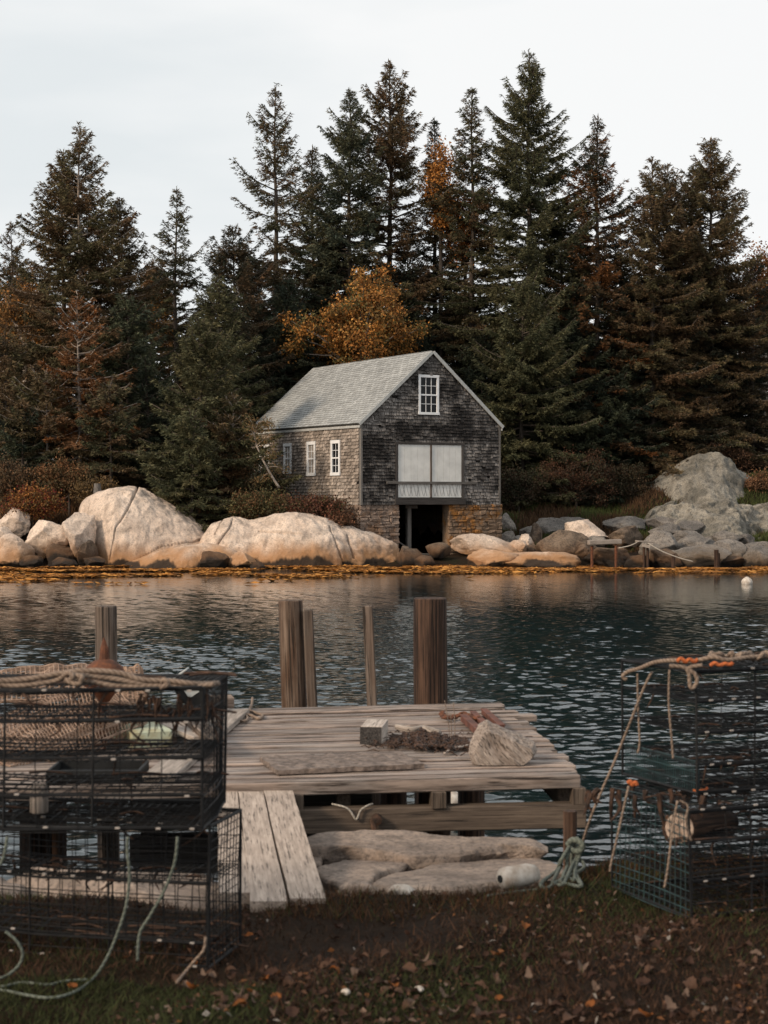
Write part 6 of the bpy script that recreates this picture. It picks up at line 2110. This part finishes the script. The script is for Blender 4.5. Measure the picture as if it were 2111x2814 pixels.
n = 2600
X = rg.uniform(-0.45, 1.75, n); Y = 6.25 + 0.7 * smoothstep(X, 0.5, 1.0) + rg.uniform(0, 0.35, n)
cg = np.where((rg.random(n) < 0.25)[:, None], np.array([[0.05, 0.055, 0.018]]), np.array([[0.085, 0.042, 0.02]])) * rg.uniform(0.5, 1.4, n)[:, None]
blades('bank_grass', 'longer dry grass along the edge of the bank', np.stack([X, Y, nz(X, Y) - 0.004], 1), rg.uniform(0.02, 0.065, n), cg, 0.005, M['grass'], 'grass', 9, lean=0.45)


def leaf_mesh(seed):
    """dried leaf: lobed oval folded along its midrib and curled from stalk to tip"""
    rg = random.Random(seed)
    L_, W_ = 0.055 * rg.uniform(0.8, 1.2), 0.030 * rg.uniform(0.8, 1.3)
    fold, curl = rg.uniform(0.3, 1.1), rg.uniform(-12, 14)
    vs = []; fs = []
    m = 9
    for i in range(m):
        t = i / (m - 1)
        w = W_ * (math.sin(math.pi * min(1, t * 0.93 + 0.05)) ** 0.7) * (1 + 0.28 * (i % 2) * rg.uniform(0.4, 1.3))
        x = (t - 0.5) * 2 * L_
        zc = curl * x * x + 0.010
        for q in (-1, -0.5, 0, 0.5, 1):
            vs.append((x + rg.uniform(-.003, .003), q * w, zc + abs(q) * w * fold + 0.006 * rg.uniform(-1, 1)))
    for i in range(m - 1):
        for q in range(4):
            k = i * 5 + q
            fs.append((k, k + 1, k + 6, k + 5))
    return vs, fs


rg = np.random.default_rng(123)
n = 7000
Y = 4.45 + 2.3 * rg.random(n) ** 1.5
X = rg.uniform(-0.55, 1.0, n) * 0.30 * Y
cl_ = np.sin(X * 4 + 2) * np.sin(Y * 5) + 0.5 * np.sin(X * 11 - Y * 7) + 0.5 * (Y < 5.2) + 0.3 * (X > 0.3)
k_ = cl_ + rg.normal(0, 0.5, n) > 0.25
X, Y = X[k_], Y[k_]; n = len(X)
C = np.stack([X, Y, nz(X, Y) + 0.006 + 0.012 * rg.random(n)], 1)
A = norm(rg.normal(0, 1, (n, 3)) * np.array([1, 1, 0.35])); B = norm(np.cross(A, rg.normal(0, 0.5, (n, 3)) + np.array([0, 0, 1.0])))
la = rg.uniform(0.004, 0.017, (n, 1)); lb_ = la * rg.uniform(0.3, 0.8, (n, 1))
v = np.stack([C - A * la, C + B * lb_ + np.array([0, 0, 0.004]), C + A * la, C - B * lb_ + np.array([0, 0, 0.003])], 1).reshape(-1, 3)
cc = np.array([[0.10, 0.05, 0.03], [0.055, 0.027, 0.017], [0.15, 0.10, 0.075], [0.03, 0.016, 0.011], [0.17, 0.07, 0.025], [0.22, 0.20, 0.18]])[rg.choice(6, n, p=[.27, .27, .15, .2, .07, .04])] * rg.uniform(0.6, 1.3, (n, 1))
tag(link_mesh('leaf_litter', np_mesh('leaf_litter', v, np.arange(4 * n).reshape(-1, 4), np.repeat(cc, 4, 0)), M['dead_leaf']), 'crumbled brown leaf litter and bits of shell on the near ground', 'litter', kind='stuff')

LC = [(0.085, 0.047, 0.031), (0.05, 0.026, 0.018), (0.20, 0.07, 0.02), (0.13, 0.088, 0.066), (0.038, 0.019, 0.013)]
LL = ['curled tan fallen leaf on the near ground', 'dark brown fallen leaf on the near ground', 'bright orange fallen leaf on the near ground', 'pale grey-brown fallen leaf on the near ground', 'nearly black fallen leaf on the near ground']
protos = {}
rgp = random.Random(71)
spots = [(1080, 2705, 2), (320, 2600, 2)]
for i in range(210):
    u = rgp.random()
    px = rgp.uniform(480, 2100); py = 2520 + 290 * rgp.random() ** 0.6
    ci = rgp.choice([0, 0, 1, 1, 1, 3, 4, 0, 2 if rgp.random() < 0.4 else 1])
    spots.append((px, py, ci))
spots += [(525, 2730, 2), (195, 2748, 2), (760, 2672, 2), (730, 2700, 2), (650, 2735, 0), (700, 2790, 3)]
for (px, py, ci) in spots:
    g = G(px, py, 1.0)
    z = float(nz(g.x, g.y))
    vi = rgp.randint(0, 2)
    key = (ci, vi)
    if key not in protos:
        vs, fs = leaf_mesh(ci * 7 + vi)
        me = np_mesh('fallen_leaf', np.array(vs), np.array(fs), np.repeat(np.array([LC[ci]]), len(vs), 0))
        o = link_mesh('fallen_leaf', me, M['dead_leaf'])
        tag(o, LL[ci], 'leaf', ['curled tan fallen leaves', 'dark brown fallen leaves', 'bright orange fallen leaves', 'pale fallen leaves', 'blackened fallen leaves'][ci])
        protos[key] = o
    else:
        o = protos[key].copy(); COL.objects.link(o)
    o.location = (g.x, g.y, z + 0.012)
    o.rotation_euler = (rgp.uniform(-0.5, 0.5), rgp.uniform(-0.5, 0.5), rgp.uniform(0, 6.28))
    s_ = rgp.uniform(0.22, 0.52)
    o.scale = (s_, s_, s_)
for i, (px, py, lb) in enumerate([(1152, 2708, 'white pebble in the middle of the near ground'), (950, 2735, 'small white shell bit left of the white pebble')]):
    g = G(px, py, 1.0)
    rock(lb, (g.x, g.y, float(nz(g.x, g.y)) + 0.015), (0.017, 0.014, 0.012), 600 + i, M['foam'], sub=2, name='pebble', cuts=4)
